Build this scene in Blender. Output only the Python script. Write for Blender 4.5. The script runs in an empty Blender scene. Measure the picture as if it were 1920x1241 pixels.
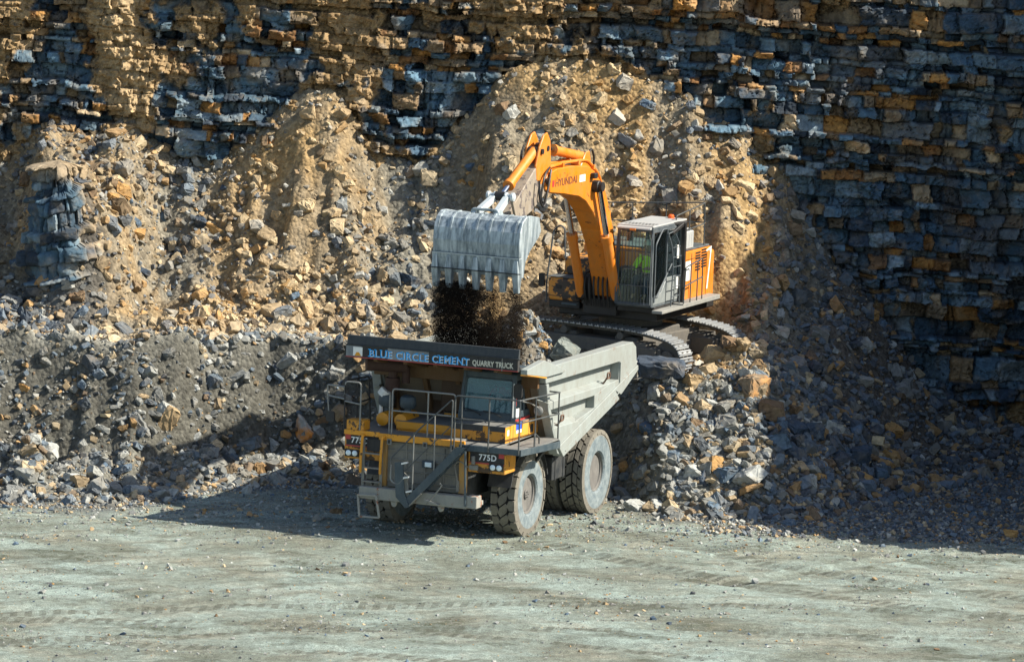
import bpy, bmesh, math, random
import numpy as np
from mathutils import Vector, Matrix, Euler
from math import radians as RAD, sin, cos, tan, pi

SC = bpy.context.scene
COL = SC.collection

# ------------------------------------------------------------------ camera, sky, sun, exposure
CAM_D, CAM_H, CAM_P, CAM_R = 120.0, 21.5, RAD(7.76), RAD(2.0)
cam_data = bpy.data.cameras.new('camera')
cam_data.sensor_width = 36.0
cam_data.lens = 9240.0 / 1920.0 * 36.0
cam_data.clip_start = 1.0
cam_data.clip_end = 3000.0
cam = bpy.data.objects.new('camera', cam_data)
COL.objects.link(cam)
_R = Vector((1, 0, 0)); _U = Vector((0, sin(CAM_P), cos(CAM_P))); _F = Vector((0, cos(CAM_P), -sin(CAM_P)))
_r = _R * cos(CAM_R) + _U * sin(CAM_R); _u = -_R * sin(CAM_R) + _U * cos(CAM_R)
cam.matrix_world = Matrix(((_r.x, _u.x, -_F.x, 0), (_r.y, _u.y, -_F.y, -CAM_D), (_r.z, _u.z, -_F.z, CAM_H), (0, 0, 0, 1)))
SC.camera = cam

SUN_EL, SUN_AZ = RAD(41.0), RAD(8.0)      # azimuth measured from +X towards the camera (-Y)
sun_dir = Vector((cos(SUN_EL) * cos(SUN_AZ), -cos(SUN_EL) * sin(SUN_AZ), sin(SUN_EL)))
w = bpy.data.worlds.new('World'); SC.world = w; w.use_nodes = True
nt = w.node_tree; nt.nodes.clear()
sky = nt.nodes.new('ShaderNodeTexSky'); sky.sky_type = 'NISHITA'; sky.sun_disc = False
sky.sun_elevation = SUN_EL
sky.sun_rotation = math.atan2(sun_dir.x, sun_dir.y)
bg = nt.nodes.new('ShaderNodeBackground'); bg.inputs['Strength'].default_value = 0.095
wo = nt.nodes.new('ShaderNodeOutputWorld')
nt.links.new(sky.outputs[0], bg.inputs[0]); nt.links.new(bg.outputs[0], wo.inputs[0])
sd = bpy.data.lights.new('sun', 'SUN'); sd.energy = 5.0; sd.angle = RAD(0.5); sd.color = (1.0, 0.93, 0.82)
so = bpy.data.objects.new('sun', sd); COL.objects.link(so)
so.rotation_euler = (-sun_dir).to_track_quat('-Z', 'Y').to_euler()
so.location = (40, -10, 40)
SC.view_settings.view_transform = 'Standard'; SC.view_settings.look = 'None'
SC.view_settings.exposure = 0.95; SC.view_settings.gamma = 1.0
SC.cycles.max_bounces = 6

# ------------------------------------------------------------------ naming helpers
def tag(o, label=None, cat=None, group=None, kind=None):
    if label: o['label'] = label
    if cat: o['category'] = cat
    if group: o['group'] = group
    if kind: o['kind'] = kind
    return o

def empty(name, loc, rz=0.0, sc=1.0):
    o = bpy.data.objects.new(name, None); COL.objects.link(o)
    o.location = loc; o.rotation_euler = (0, 0, rz); o.scale = (sc, sc, sc)
    o.empty_display_size = 0.2
    return o

# ------------------------------------------------------------------ materials
def _mixc(nt, fac, a, b):
    m = nt.nodes.new('ShaderNodeMix'); m.data_type = 'RGBA'
    if isinstance(fac, float): m.inputs[0].default_value = fac
    else: nt.links.new(fac, m.inputs[0])
    for k, v in ((6, a), (7, b)):
        if isinstance(v, tuple): m.inputs[k].default_value = (*v[:3], 1)
        else: nt.links.new(v, m.inputs[k])
    return m.outputs[2]

def _noise(nt, vec, scale, detail=6.0, rough=0.6, dist=0.0):
    n = nt.nodes.new('ShaderNodeTexNoise'); n.inputs['Scale'].default_value = scale
    n.inputs['Detail'].default_value = detail; n.inputs['Roughness'].default_value = rough
    n.inputs['Distortion'].default_value = dist
    if vec is not None: nt.links.new(vec, n.inputs['Vector'])
    return n.outputs['Fac']

def _ramp(nt, fac, p0, p1, c0=(0, 0, 0), c1=(1, 1, 1)):
    r = nt.nodes.new('ShaderNodeValToRGB'); nt.links.new(fac, r.inputs[0])
    e = r.color_ramp.elements; e[0].position = p0; e[1].position = p1
    e[0].color = (*c0, 1); e[1].color = (*c1, 1)
    return r.outputs[0]

def _coord(nt, which='Object', scale=None):
    t = nt.nodes.new('ShaderNodeTexCoord'); out = t.outputs[which]
    if scale:
        m = nt.nodes.new('ShaderNodeMapping'); m.inputs['Scale'].default_value = scale
        nt.links.new(out, m.inputs[0]); out = m.outputs[0]
    return out

def newmat(name):
    m = bpy.data.materials.new(name); m.use_nodes = True
    n = m.node_tree; b = n.nodes['Principled BSDF']
    return m, n, b

def _bump(nt, b, h, strength, dist):
    k = nt.nodes.new('ShaderNodeBump'); k.inputs['Strength'].default_value = strength
    k.inputs['Distance'].default_value = dist; nt.links.new(h, k.inputs['Height'])
    nt.links.new(k.outputs[0], b.inputs['Normal'])

MATS = {}
def paint(name, col, rough=0.5, metal=0.0, dust=(0.28, 0.25, 0.19), dust_amt=0.45, wear=None, wear_amt=0.0, scale=2.5):
    """painted or bare metal with dusty patches, and worn spots where asked"""
    if name in MATS: return MATS[name]
    m, n, b = newmat(name)
    v = _coord(n); v2 = _coord(n, 'Object', (scale * 1.6, scale * 1.6, scale * 0.55))
    f1 = _noise(n, v, scale, 8.0, 0.65)
    f2 = _noise(n, v2, 3.0, 8.0, 0.7)
    mt = n.nodes.new('ShaderNodeMath'); mt.operation = 'MULTIPLY'; n.links.new(f1, mt.inputs[0]); n.links.new(f2, mt.inputs[1])
    d = _ramp(n, mt.outputs[0], 0.16, 0.42)
    mm = n.nodes.new('ShaderNodeMath'); mm.operation = 'MULTIPLY'; n.links.new(d, mm.inputs[0]); mm.inputs[1].default_value = dust_amt
    c = _mixc(n, mm.outputs[0], tuple(col), tuple(dust))
    if wear:
        f3 = _noise(n, v, scale * 1.7, 10.0, 0.7)
        wv = _ramp(n, f3, 0.62 - 0.2 * wear_amt, 0.64 - 0.2 * wear_amt)
        c = _mixc(n, wv, c, tuple(wear))
    n.links.new(c, b.inputs['Base Color'])
    b.inputs['Roughness'].default_value = rough; b.inputs['Metallic'].default_value = metal
    rr = _ramp(n, f1, 0.3, 0.7, (rough - 0.1,) * 3, (min(1, rough + 0.25),) * 3)
    n.links.new(rr, b.inputs['Roughness'])
    _bump(n, b, f2, 0.25, 0.01)
    MATS[name] = m; return m

def plain(name, col, rough=0.6, metal=0.0, **kw):
    if name in MATS: return MATS[name]
    m, n, b = newmat(name)
    b.inputs['Base Color'].default_value = (*col, 1); b.inputs['Roughness'].default_value = rough
    b.inputs['Metallic'].default_value = metal
    for k, v in kw.items(): b.inputs[k].default_value = v
    MATS[name] = m; return m

def rock_mat(name, attr=True, base=None, bump=0.6, scale=9.0, contrast=0.55):
    if name in MATS: return MATS[name]
    m, n, b = newmat(name)
    if attr:
        a = n.nodes.new('ShaderNodeAttribute'); a.attribute_name = 'Col'; c = a.outputs['Color']
    else:
        c = base
    v = _coord(n)
    f = _noise(n, v, scale, 10.0, 0.72); g = _noise(n, v, scale * 0.33, 5.0, 0.6)
    lo = 1.0 - contrast
    k = _ramp(n, f, 0.25, 0.75, (lo,) * 3, (1 + contrast * 0.7,) * 3)
    mu = n.nodes.new('ShaderNodeMix'); mu.data_type = 'RGBA'; mu.blend_type = 'MULTIPLY'; mu.inputs[0].default_value = 1.0
    if isinstance(c, tuple): mu.inputs[6].default_value = (*c, 1)
    else: n.links.new(c, mu.inputs[6])
    n.links.new(k, mu.inputs[7])
    st = _ramp(n, g, 0.5, 0.72)
    sm = n.nodes.new('ShaderNodeMath'); sm.operation = 'MULTIPLY'; n.links.new(st, sm.inputs[0]); sm.inputs[1].default_value = 0.35
    c2 = _mixc(n, sm.outputs[0], mu.outputs[2], (0.33, 0.25, 0.14))
    n.links.new(c2, b.inputs['Base Color'])
    b.inputs['Roughness'].default_value = 0.85
    b.inputs['Specular IOR Level'].default_value = 0.35
    _bump(n, b, f, bump, 0.03)
    MATS[name] = m; return m

# ------------------------------------------------------------------ mesh builder
class MB:
    def __init__(s): s.v = []; s.f = []; s.m = []
    def add(s, vs, fs, m=0):
        o = len(s.v); s.v += [tuple(v) for v in vs]; s.f += [tuple(i + o for i in f) for f in fs]; s.m += [m] * len(fs)
        return s
    def hexa(s, p, m=0):   # 8 points: bottom ring then top ring
        return s.add(p, [(0, 3, 2, 1), (4, 5, 6, 7), (0, 1, 5, 4), (1, 2, 6, 5), (2, 3, 7, 6), (3, 0, 4, 7)], m)
    def box(s, x0, x1, y0, y1, z0, z1, m=0):
        return s.hexa([(x0, y0, z0), (x1, y0, z0), (x1, y1, z0), (x0, y1, z0), (x0, y0, z1), (x1, y0, z1), (x1, y1, z1), (x0, y1, z1)], m)
    def obox(s, c, size, rot, m=0):
        R = rot.to_matrix() if not isinstance(rot, Matrix) else rot
        h = [d / 2 for d in size]; p = []
        for z in (-1, 1):
            for x, y in ((-1, -1), (1, -1), (1, 1), (-1, 1)):
                p.append(Vector(c) + R @ Vector((x * h[0], y * h[1], z * h[2])))
        return s.hexa(p, m)
    def beam(s, a, b, wdt, hgt, m=0, up=(0, 0, 1)):
        a = Vector(a); b = Vector(b); d = (b - a).normalized(); u = Vector(up)
        x = d.cross(u)
        if x.length < 1e-4: x = d.cross(Vector((1, 0, 0)))
        x.normalize(); u = x.cross(d)
        p = []
        for q in (a, b):
            for i, j in ((-1, -1), (1, -1), (1, 1), (-1, 1)): p.append(q + x * i * wdt / 2 + u * j * hgt / 2)
        return s.hexa(p, m)
    def tube(s, path, r, n=8, m=0, closed=False):
        P = [Vector(p) for p in path]; k = len(P); rings = []
        rr = r if isinstance(r, (list, tuple)) else [r] * k
        prev = None
        for i in range(k):
            if closed: d = P[(i + 1) % k] - P[i - 1]
            else: d = P[min(i + 1, k - 1)] - P[max(i - 1, 0)]
            d.normalize()
            if prev is None:
                x = d.cross(Vector((0, 0, 1)));
                if x.length < 1e-3: x = d.cross(Vector((0, 1, 0)))
            else:
                x = prev - d * prev.dot(d)
                if x.length < 1e-3: x = d.cross(Vector((0, 0, 1)))
            x.normalize(); prev = x; y = d.cross(x)
            rings.append([P[i] + (x * cos(2 * pi * j / n) + y * sin(2 * pi * j / n)) * rr[i] for j in range(n)])
        vs = [v for g in rings for v in g]; fs = []
        for i in range(k if closed else k - 1):
            for j in range(n):
                a = i * n; b2 = ((i + 1) % k) * n
                fs.append((a + j, a + (j + 1) % n, b2 + (j + 1) % n, b2 + j))
        if not closed: fs += [tuple(range(n - 1, -1, -1)), tuple(range((k - 1) * n, k * n))]
        return s.add(vs, fs, m)
    def cyl(s, a, b, r, n=16, m=0, r2=None): return s.tube([a, b], [r, r if r2 is None else r2], n, m)
    def prism(s, pts, axis, a, b, m=0):
        def P(u, v, t): return {'x': (t, u, v), 'y': (u, t, v), 'z': (u, v, t)}[axis]
        n = len(pts); vs = [P(u, v, a) for u, v in pts] + [P(u, v, b) for u, v in pts]
        return s.add(vs, [tuple(range(n)), tuple(range(2 * n - 1, n - 1, -1))] + [(i, (i + 1) % n, n + (i + 1) % n, n + i) for i in range(n)], m)
    def lathe(s, prof, c, n=32, m=0, axis='x', closed=True):
        """prof: (radius, along-axis) pairs; m an int or a list per profile segment"""
        vs = []; k = len(prof)
        for r, h in prof:
            for j in range(n):
                a = 2 * pi * j / n; u, v = r * cos(a), r * sin(a)
                vs.append({'x': (c[0] + h, c[1] + u, c[2] + v), 'y': (c[0] + u, c[1] + h, c[2] + v), 'z': (c[0] + u, c[1] + v, c[2] + h)}[axis])
        for i in range(k if closed else k - 1):
            q = (i + 1) % k
            s.add([], [], 0)
            o = len(s.v) if i == 0 else o
            if i == 0: s.v += vs
            for j in range(n):
                s.f.append((o + i * n + j, o + i * n + (j + 1) % n, o + q * n + (j + 1) % n, o + q * n + j)); s.m.append(m[i] if isinstance(m, list) else m)
        return s
    def xf(s, M, start=0):
        for i in range(start, len(s.v)): s.v[i] = tuple(M @ Vector(s.v[i]))
        return s
    def build(s, name, mats, parent=None, bevel=0.0, smooth=False, seg=1):
        me = bpy.data.meshes.new(name); me.from_pydata(s.v, [], s.f)
        for mt in (mats if isinstance(mats, (list, tuple)) else [mats]): me.materials.append(mt)
        me.polygons.foreach_set('material_index', s.m)
        bm = bmesh.new(); bm.from_mesh(me); bmesh.ops.recalc_face_normals(bm, faces=bm.faces[:]); bm.to_mesh(me); bm.free()
        o = bpy.data.objects.new(name, me); COL.objects.link(o)
        if smooth: me.polygons.foreach_set('use_smooth', [True] * len(me.polygons))
        if parent: o.parent = parent
        if bevel:
            b = o.modifiers.new('bevel', 'BEVEL'); b.width = bevel; b.segments = seg; b.limit_method = 'ANGLE'; b.angle_limit = RAD(40)
        if smooth:
            try:
                me.set_sharp_from_angle(angle=RAD(35))
            except Exception: pass
        return o

def arc(cx, cy, r, a0, a1, n):
    return [(cx + r * cos(RAD(a0 + (a1 - a0) * i / n)), cy + r * sin(RAD(a0 + (a1 - a0) * i / n))) for i in range(n + 1)]

def rounded(path, r=0.1, n=4):
    """round the inner corners of a 3D path"""
    P = [Vector(p) for p in path]; out = [P[0]]
    for i in range(1, len(P) - 1):
        a, b, c = P[i - 1], P[i], P[i + 1]
        ra = min(r, (a - b).length * 0.45, (c - b).length * 0.45)
        p0 = b + (a - b).normalized() * ra; p1 = b + (c - b).normalized() * ra
        for k in range(n + 1):
            t = k / n; out.append((1 - t) ** 2 * p0 + 2 * t * (1 - t) * b + t * t * p1)
    out.append(P[-1]); return out

def text_mesh(name, body, size, loc, rot, mt, parent, bold=0.0, xs=1.0, extrude=0.004, align='LEFT', spacing=1.0, shear=0.0):
    cu = bpy.data.curves.new(name, 'FONT'); cu.body = body; cu.size = size; cu.offset = bold; cu.extrude = extrude
    cu.align_x = align; cu.space_character = spacing; cu.shear = shear; cu.resolution_u = 3
    t = bpy.data.objects.new(name + '_src', cu); COL.objects.link(t)
    bpy.context.view_layer.update()
    dg = bpy.context.evaluated_depsgraph_get()
    me = bpy.data.meshes.new_from_object(t.evaluated_get(dg))
    bpy.data.objects.remove(t); me.materials.clear(); me.materials.append(mt)
    M = Matrix.Translation(Vector(loc)) @ Euler(rot).to_matrix().to_4x4() @ Matrix.Diagonal((xs, 1, 1, 1))
    me.transform(M)
    o = bpy.data.objects.new(name, me); COL.objects.link(o)
    if parent: o.parent = parent
    return o
FRONT = (RAD(90), 0, 0)           # lettering that faces -y
SIDE = (RAD(90), 0, RAD(90))      # lettering that faces +x

# ------------------------------------------------------------------ value noise for the ground and the rock
_rs = np.random.RandomState(7)
_H = _rs.rand(512, 512)
def vnoise(x, y, seed=0):
    x = np.asarray(x, float) + seed * 37.13; y = np.asarray(y, float) + seed * 91.7
    xi = np.floor(x).astype(int); yi = np.floor(y).astype(int); fx = x - xi; fy = y - yi
    fx = fx * fx * (3 - 2 * fx); fy = fy * fy * (3 - 2 * fy)
    g = lambda a, b: _H[a % 512, b % 512]
    return (g(xi, yi) * (1 - fx) * (1 - fy) + g(xi + 1, yi) * fx * (1 - fy) + g(xi, yi + 1) * (1 - fx) * fy + g(xi + 1, yi + 1) * fx * fy) * 2 - 1
def fbm(x, y, octv=5, seed=0, gain=0.5):
    t = 0; a = 1.0; s = 0; f = 1.0
    for k in range(octv):
        t = t + a * vnoise(x * f, y * f, seed + k * 3.7); s += a; a *= gain; f *= 2.03
    return t / s
def sstep(a, b, x):
    t = np.clip((x - a) / (b - a), 0, 1); return t * t * (3 - 2 * t)

def grid_mesh(name, X, Y, Z, mt, col=None, smooth=True):
    ny, nx = X.shape
    me = bpy.data.meshes.new(name)
    co = np.stack([X, Y, Z], -1).reshape(-1, 3).astype(np.float32)
    i = np.arange(nx * ny).reshape(ny, nx)
    q = np.stack([i[:-1, :-1], i[:-1, 1:], i[1:, 1:], i[1:, :-1]], -1).reshape(-1, 4)
    me.vertices.add(len(co)); me.vertices.foreach_set('co', co.ravel())
    me.loops.add(q.size); me.loops.foreach_set('vertex_index', q.ravel().astype(np.int32))
    me.polygons.add(len(q)); me.polygons.foreach_set('loop_start', np.arange(0, q.size, 4, dtype=np.int32))
    me.polygons.foreach_set('use_smooth', np.full(len(q), smooth))
    me.update(calc_edges=True)
    if col is not None: set_col(me, col.reshape(-1, 3))
    me.materials.append(mt)
    o = bpy.data.objects.new(name, me); COL.objects.link(o)
    return o
def set_col(me, c):
    a = me.color_attributes.new('Col', 'FLOAT_COLOR', 'POINT')
    d = np.ones((len(c), 4), np.float32); d[:, :3] = c; a.data.foreach_set('color', d.ravel())

# ================================================================== THE QUARRY
CLIFF_Y = 17.5
def interp(tab):
    xs = [a for a, b in tab]; ys = [b for a, b in tab]
    return lambda x: np.interp(x, xs, ys)
TOE = interp([(-30, 2.6), (-18, 2.8), (-13, 2.9), (-10, 3.3), (-8.8, 4.3), (-7.6, 5.8), (-6.4, 7.0), (-5, 7.4), (-3, 7.8), (0, 7.8), (2.2, 7.5), (3.2, 6.0), (4.0, 4.5), (5, 4.1), (6.2, 3.9), (8, 4.8), (10, 7.2), (12, 10.5), (14, 13.5), (20, 16)])
RUN = interp([(-30, 5.8), (-13, 5.8), (-9.5, 5.2), (-7.6, 4.4), (-5, 3.4), (-3.5, 2.8), (-2, 2.2), (2, 1.8), (4, 3.3), (6, 4.2), (8, 5.2), (10, 4), (20, 3)])
TOPZ = interp([(-30, 3.35), (-10, 3.25), (-7, 3.0), (-5, 2.92), (-1, 2.95), (3, 2.86), (5.6, 2.9), (6.5, 3.25), (7.6, 2.7), (8.6, 1.9), (9.7, 1.35), (10.7, 0.75), (12, 0.3), (20, 0.2)])
FOOT = interp([(-30, 10.4), (-10, 10.8), (-7, 11.6), (-4, 12.0), (0, 12), (4, 14.0), (5.6, 13.2), (7, 11.6), (9, 12), (12, 13.5), (20, 16)])
ZC = interp([(-30, 6.8), (-14.5, 7.2), (-12.4, 7.6), (-10.8, 7.7), (-9.6, 7.3), (-8.4, 7.0), (-7.3, 8.2), (-5.9, 9.3), (-4.9, 8.7), (-4, 7.4), (-2.8, 7.1), (-1.6, 8.5), (0, 9.9), (1.5, 10.3), (3.3, 9.8), (4.8, 9.2), (5.4, 8.5), (6.4, 8.3), (7.5, 7.4), (8, 6.2), (8.9, 4.9), (9.9, 3.8), (10.8, 2.8), (11.9, 1.4), (14.5, 0.5), (20, 0.3)])

def TH(X, Y, detail=True):
    X = np.asarray(X, float); Y = np.asarray(Y, float)
    toe = TOE(X) + 0.35 * fbm(X * 0.9, Y * 0.2, 3, 1)
    run = RUN(X); t = np.clip((Y - toe) / run, 0, 1)
    soft = np.clip((X - 2.2) / 1.6, 0, 1)
    apr = np.interp(X, [-7.6, -2], [0.68, 0.52]) + 0.10 * fbm(X * 0.7, X * 0 + 2, 3, 15); ah = np.interp(X, [-9, -6, -3], [0.27, 0.17, 0.15]); face = np.where(t < apr, ah * t / apr, ah + (1 - ah) * ((t - apr) / (1 - apr)) ** 0.85)
    prof = (1 - soft) * face + soft * t
    z = TOPZ(X) * prof - 0.25 * (1 - np.clip((Y - toe + 1.0), 0, 1))
    z = z + 0.32 * fbm(X * 0.8, Y * 0.5, 4, 2) * np.sin(np.clip(t, 0, 1) * pi) ** 0.5
    z = z + np.sin(np.clip(t, 0, 1) * pi) * 0.45 * (np.abs(fbm(X * 1.1, Y * 0.1 + 7, 3, 13)) * 2 - 0.6) * (1 - soft)
    lip = Y - TOE(X) - run
    z = z + (0.30 * np.exp(-(lip / 0.30) ** 2) * (0.6 + fbm(X * 1.5, X * 0, 3, 16))) * (1 - soft)
    foot = FOOT(X) + 0.5 * fbm(X * 0.5, X * 0.1 + 3, 3, 5)
    u = np.clip((Y - foot) / (CLIFF_Y - foot), 0, 1.05)
    base = TOPZ(X)
    tal = (ZC(X) - base)
    z = z + tal * (0.75 * u + 0.25 * u ** 2) * (u > 0)
    g = fbm(X * 0.55, Y * 0.16, 4, 9)
    z = z + sstep(0, 0.4, u) * (1.0 - 0.6 * sstep(0.8, 1.0, u)) * (1.7 * g + 0.45 * fbm(X * 1.3, Y * 0.5, 3, 14)) * np.clip(tal / 4, 0, 1)
    # the standing outcrop at the left
    z = z + 2.2 * np.exp(-(((X + 12.1) / 1.0) ** 2 + ((Y - 13.4) / 1.3) ** 2) ** 1.2)
    z = z + 1.0 * np.exp(-(((X - 5.9) / 0.8) ** 2 + ((Y - 16) / 1.2) ** 2))
    # level pad under the excavator
    d = np.hypot((X - 2.3) / 4.0, (Y - 11.5) / 3.0)
    k = sstep(1.12, 0.8, d)
    z = z * (1 - k) + k * np.minimum(z, 2.86)
    z = z + 0.6 * np.exp(-((X - 5.85) / 0.6) ** 2 - ((Y - 9.75) / 0.55) ** 2)
    if detail:
        rough = sstep(0, 0.5, z)
        z = z + rough * (0.32 * fbm(X * 1.4, Y * 1.4, 5, 11) + 0.05 * fbm(X * 9, Y * 9, 3, 12))
    return z

def ground_z(X, Y):
    X = np.asarray(X, float); Y = np.asarray(Y, float)
    z = 0.05 * fbm(X * 0.35, Y * 0.35, 4, 21) + 0.035 * fbm(X * 1.1, Y * 1.3, 5, 22) + 0.028 * fbm(X * 3.6, Y * 3.6, 4, 23)
    for cx, cy, R1 in RUTS:
        d = np.hypot(X - cx, Y - cy) + 0.25 * fbm(X * 0.2, Y * 0.2, 2, 24) - R1
        z = z + (-0.05 * np.exp(-(d / 0.22) ** 2) + 0.035 * np.exp(-((np.abs(d) - 0.42) / 0.12) ** 2)) * sstep(-.15, .25, fbm(X * 0.12, Y * 0.2, 3, 25 + R1))
    return z * sstep(9, 7, Y)
RUTS = [(-6, -42, 27.5), (-6, -42, 30.2), (9, -60, 49.5), (9, -60, 52.4), (20, 14, 24.0), (20, 14, 21.4), (-14, 20, 29.0), (-14, 20, 31.6)]

# ---- ground: one sheet out to the horizon
def ground_mat():
    m, n, b = newmat('quarry floor')
    v = _coord(n)
    big = _noise(n, _coord(n, 'Object', (0.26, 0.5, 1)), 1.0, 12.0, 0.68, 0.3)
    pale = _noise(n, _coord(n, 'Object', (0.26, 0.36, 1)), 1.0, 12.0, 0.66, 0.3)
    fine = _noise(n, v, 5.0, 12.0, 0.78); grit = _noise(n, v, 30.0, 8.0, 0.8)
    c = _mixc(n, _ramp(n, pale, 0.40, 0.60), (0.215, 0.235, 0.185), (0.37, 0.45, 0.395))
    warm = _noise(n, _coord(n, 'Object', (0.5, 0.6, 1)), 0.9, 12.0, 0.74, .3)
    c = _mixc(n, _ramp(n, warm, 0.48, 0.68, (0, 0, 0), (0.65,) * 3), c, (0.38, 0.35, 0.26))
    dk = n.nodes.new('ShaderNodeMath'); dk.operation = 'MULTIPLY'
    n.links.new(_ramp(n, big, 0.535, 0.60), dk.inputs[0]); n.links.new(_ramp(n, fine, 0.38, 0.60), dk.inputs[1])
    c = _mixc(n, dk.outputs[0], c, (0.075, 0.08, 0.05))
    # wheel ruts: long curved bands of bars
    w_ = n.nodes.new('ShaderNodeTexWave'); w_.wave_type = 'RINGS'; w_.rings_direction = 'SPHERICAL'
    mp = n.nodes.new('ShaderNodeMapping'); mp.inputs['Location'].default_value = (-9, 34, 0); n.links.new(v, mp.inputs[0]); n.links.new(mp.outputs[0], w_.inputs['Vector'])
    w_.inputs['Scale'].default_value = 0.35; w_.inputs['Distortion'].default_value = 3.0; w_.inputs['Detail'].default_value = 4; w_.inputs['Detail Scale'].default_value = 0.6
    rt = n.nodes.new('ShaderNodeMath'); rt.operation = 'MULTIPLY'; n.links.new(_ramp(n, w_.outputs['Fac'], 0.72, 0.95), rt.inputs[0]); n.links.new(_ramp(n, warm, .38, .6, (0, 0, 0), (.5,) * 3), rt.inputs[1])
    c = _mixc(n, rt.outputs[0], c, (0.15, 0.155, 0.12))
    def M2(op, a_, b_=None):
        q = n.nodes.new('ShaderNodeMath'); q.operation = op
        for i_, v_ in enumerate((a_, b_)):
            if v_ is None: continue
            if isinstance(v_, (int, float)): q.inputs[i_].default_value = v_
            else: n.links.new(v_, q.inputs[i_])
        return q.outputs[0]
    tread = None
    for (cx_, cy_, R1) in ((-6, -42, 27.5), (-6, -42, 30.2), (9, -60, 49.5), (9, -60, 52.4), (20, 14, 24.0), (20, 14, 21.4)):
        d_ = n.nodes.new('ShaderNodeVectorMath'); d_.operation = 'SUBTRACT'; n.links.new(v, d_.inputs[0]); d_.inputs[1].default_value = (cx_, cy_, 0)
        xy = n.nodes.new('ShaderNodeSeparateXYZ'); n.links.new(d_.outputs[0], xy.inputs[0])
        rr = M2('SQRT', M2('ADD', M2('MULTIPLY', xy.outputs[0], xy.outputs[0]), M2('MULTIPLY', xy.outputs[1], xy.outputs[1])))
        band = M2('LESS_THAN', M2('ABSOLUTE', M2('SUBTRACT', M2('ADD', rr, M2('MULTIPLY', pale, .5)), R1)), 0.30)
        an = M2('ARCTAN2', xy.outputs[1], xy.outputs[0]); bars = M2('GREATER_THAN', M2('SINE', M2('ADD', M2('MULTIPLY', an, R1 * 2 * pi / .34), M2('MULTIPLY', rr, 6.0))), 0.0)
        tb = M2('MULTIPLY', band, M2('ADD', M2('MULTIPLY', bars, .6), .25)); tread = tb if tread is None else M2('MAXIMUM', tread, tb)
    tmask = M2('MULTIPLY', tread, _ramp(n, warm, .40, .52))
    c = _mixc(n, M2('MULTIPLY', tmask, .8), c, (0.12, 0.125, 0.095))
    sp = _ramp(n, grit, 0.36, 0.66, (0.38,) * 3, (1.45,) * 3)
    mu = n.nodes.new('ShaderNodeMix'); mu.data_type = 'RGBA'; mu.blend_type = 'MULTIPLY'; mu.inputs[0].default_value = 1
    n.links.new(c, mu.inputs[6]); n.links.new(sp, mu.inputs[7])
    fr = _ramp(n, fine, 0.32, 0.68, (0.58,) * 3, (1.28,) * 3)
    m2 = n.nodes.new('ShaderNodeMix'); m2.data_type = 'RGBA'; m2.blend_type = 'MULTIPLY'; m2.inputs[0].default_value = 1
    n.links.new(mu.outputs[2], m2.inputs[6]); n.links.new(fr, m2.inputs[7])
    t = n.nodes.new('ShaderNodeAttribute'); t.attribute_name = 'Col'
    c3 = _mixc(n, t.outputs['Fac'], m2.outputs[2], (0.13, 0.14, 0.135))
    n.links.new(c3, b.inputs['Base Color']); b.inputs['Roughness'].default_value = 0.95
    b.inputs['Specular IOR Level'].default_value = 0.2
    a = n.nodes.new('ShaderNodeMath'); a.operation = 'ADD'; n.links.new(fine, a.inputs[0]); n.links.new(grit, a.inputs[1])
    _bump(n, b, a.outputs[0], 1.0, 0.05)
    return m
gx = np.concatenate([[-900, -400, -200, -100, -60, -35, -25], np.arange(-17, 17.01, 0.06), [25, 35, 60, 100, 200, 400, 900]])
gy = np.concatenate([[-900, -400, -200, -100, -60, -40, -30], np.arange(-20, 8.01, 0.08), [10, 14, 18, 25, 35, 60, 100, 200, 400, 900]])
GX, GY = np.meshgrid(gx, gy)
GZ = ground_z(GX, GY)
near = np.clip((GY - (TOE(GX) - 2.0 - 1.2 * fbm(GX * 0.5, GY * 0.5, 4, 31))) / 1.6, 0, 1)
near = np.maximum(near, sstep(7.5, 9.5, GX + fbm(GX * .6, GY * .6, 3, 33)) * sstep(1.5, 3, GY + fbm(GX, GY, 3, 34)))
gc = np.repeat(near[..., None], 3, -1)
g = grid_mesh('ground', GX, GY, GZ, ground_mat(), gc); tag(g, kind='structure')

# ---- the bench and the rubble slopes
def terrain_mat():
    m, n, b = newmat('rubble soil')
    a = n.nodes.new('ShaderNodeAttribute'); a.attribute_name = 'Col'
    v = _coord(n); f = _noise(n, v, 6.0, 12.0, 0.75); vo = n.nodes.new('ShaderNodeTexVoronoi'); vo.inputs['Scale'].default_value = 9.0
    n.links.new(v, vo.inputs['Vector'])
    k = _ramp(n, f, 0.3, 0.72, (0.5,) * 3, (1.35,) * 3)
    mu = n.nodes.new('ShaderNodeMix'); mu.data_type = 'RGBA'; mu.blend_type = 'MULTIPLY'; mu.inputs[0].default_value = 1
    n.links.new(a.outputs['Color'], mu.inputs[6]); n.links.new(k, mu.inputs[7])
    sp = n.nodes.new('ShaderNodeSeparateColor'); n.links.new(vo.outputs['Color'], sp.inputs[0])
    k2 = _ramp(n, sp.outputs[0], 0.1, 0.9, (0.7,) * 3, (1.3,) * 3)
    m2 = n.nodes.new('ShaderNodeMix'); m2.data_type = 'RGBA'; m2.blend_type = 'MULTIPLY'; m2.inputs[0].default_value = 0.8
    n.links.new(mu.outputs[2], m2.inputs[6]); n.links.new(k2, m2.inputs[7])
    n.links.new(m2.outputs[2], b.inputs['Base Color']); b.inputs['Roughness'].default_value = 0.95
    b.inputs['Specular IOR Level'].default_value = 0.15
    ad = n.nodes.new('ShaderNodeMath'); ad.operation = 'SUBTRACT'; n.links.new(f, ad.inputs[0]); n.links.new(vo.outputs['Distance'], ad.inputs[1])
    _bump(n, b, ad.outputs[0], 0.8, 0.07)
    return m
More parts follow.
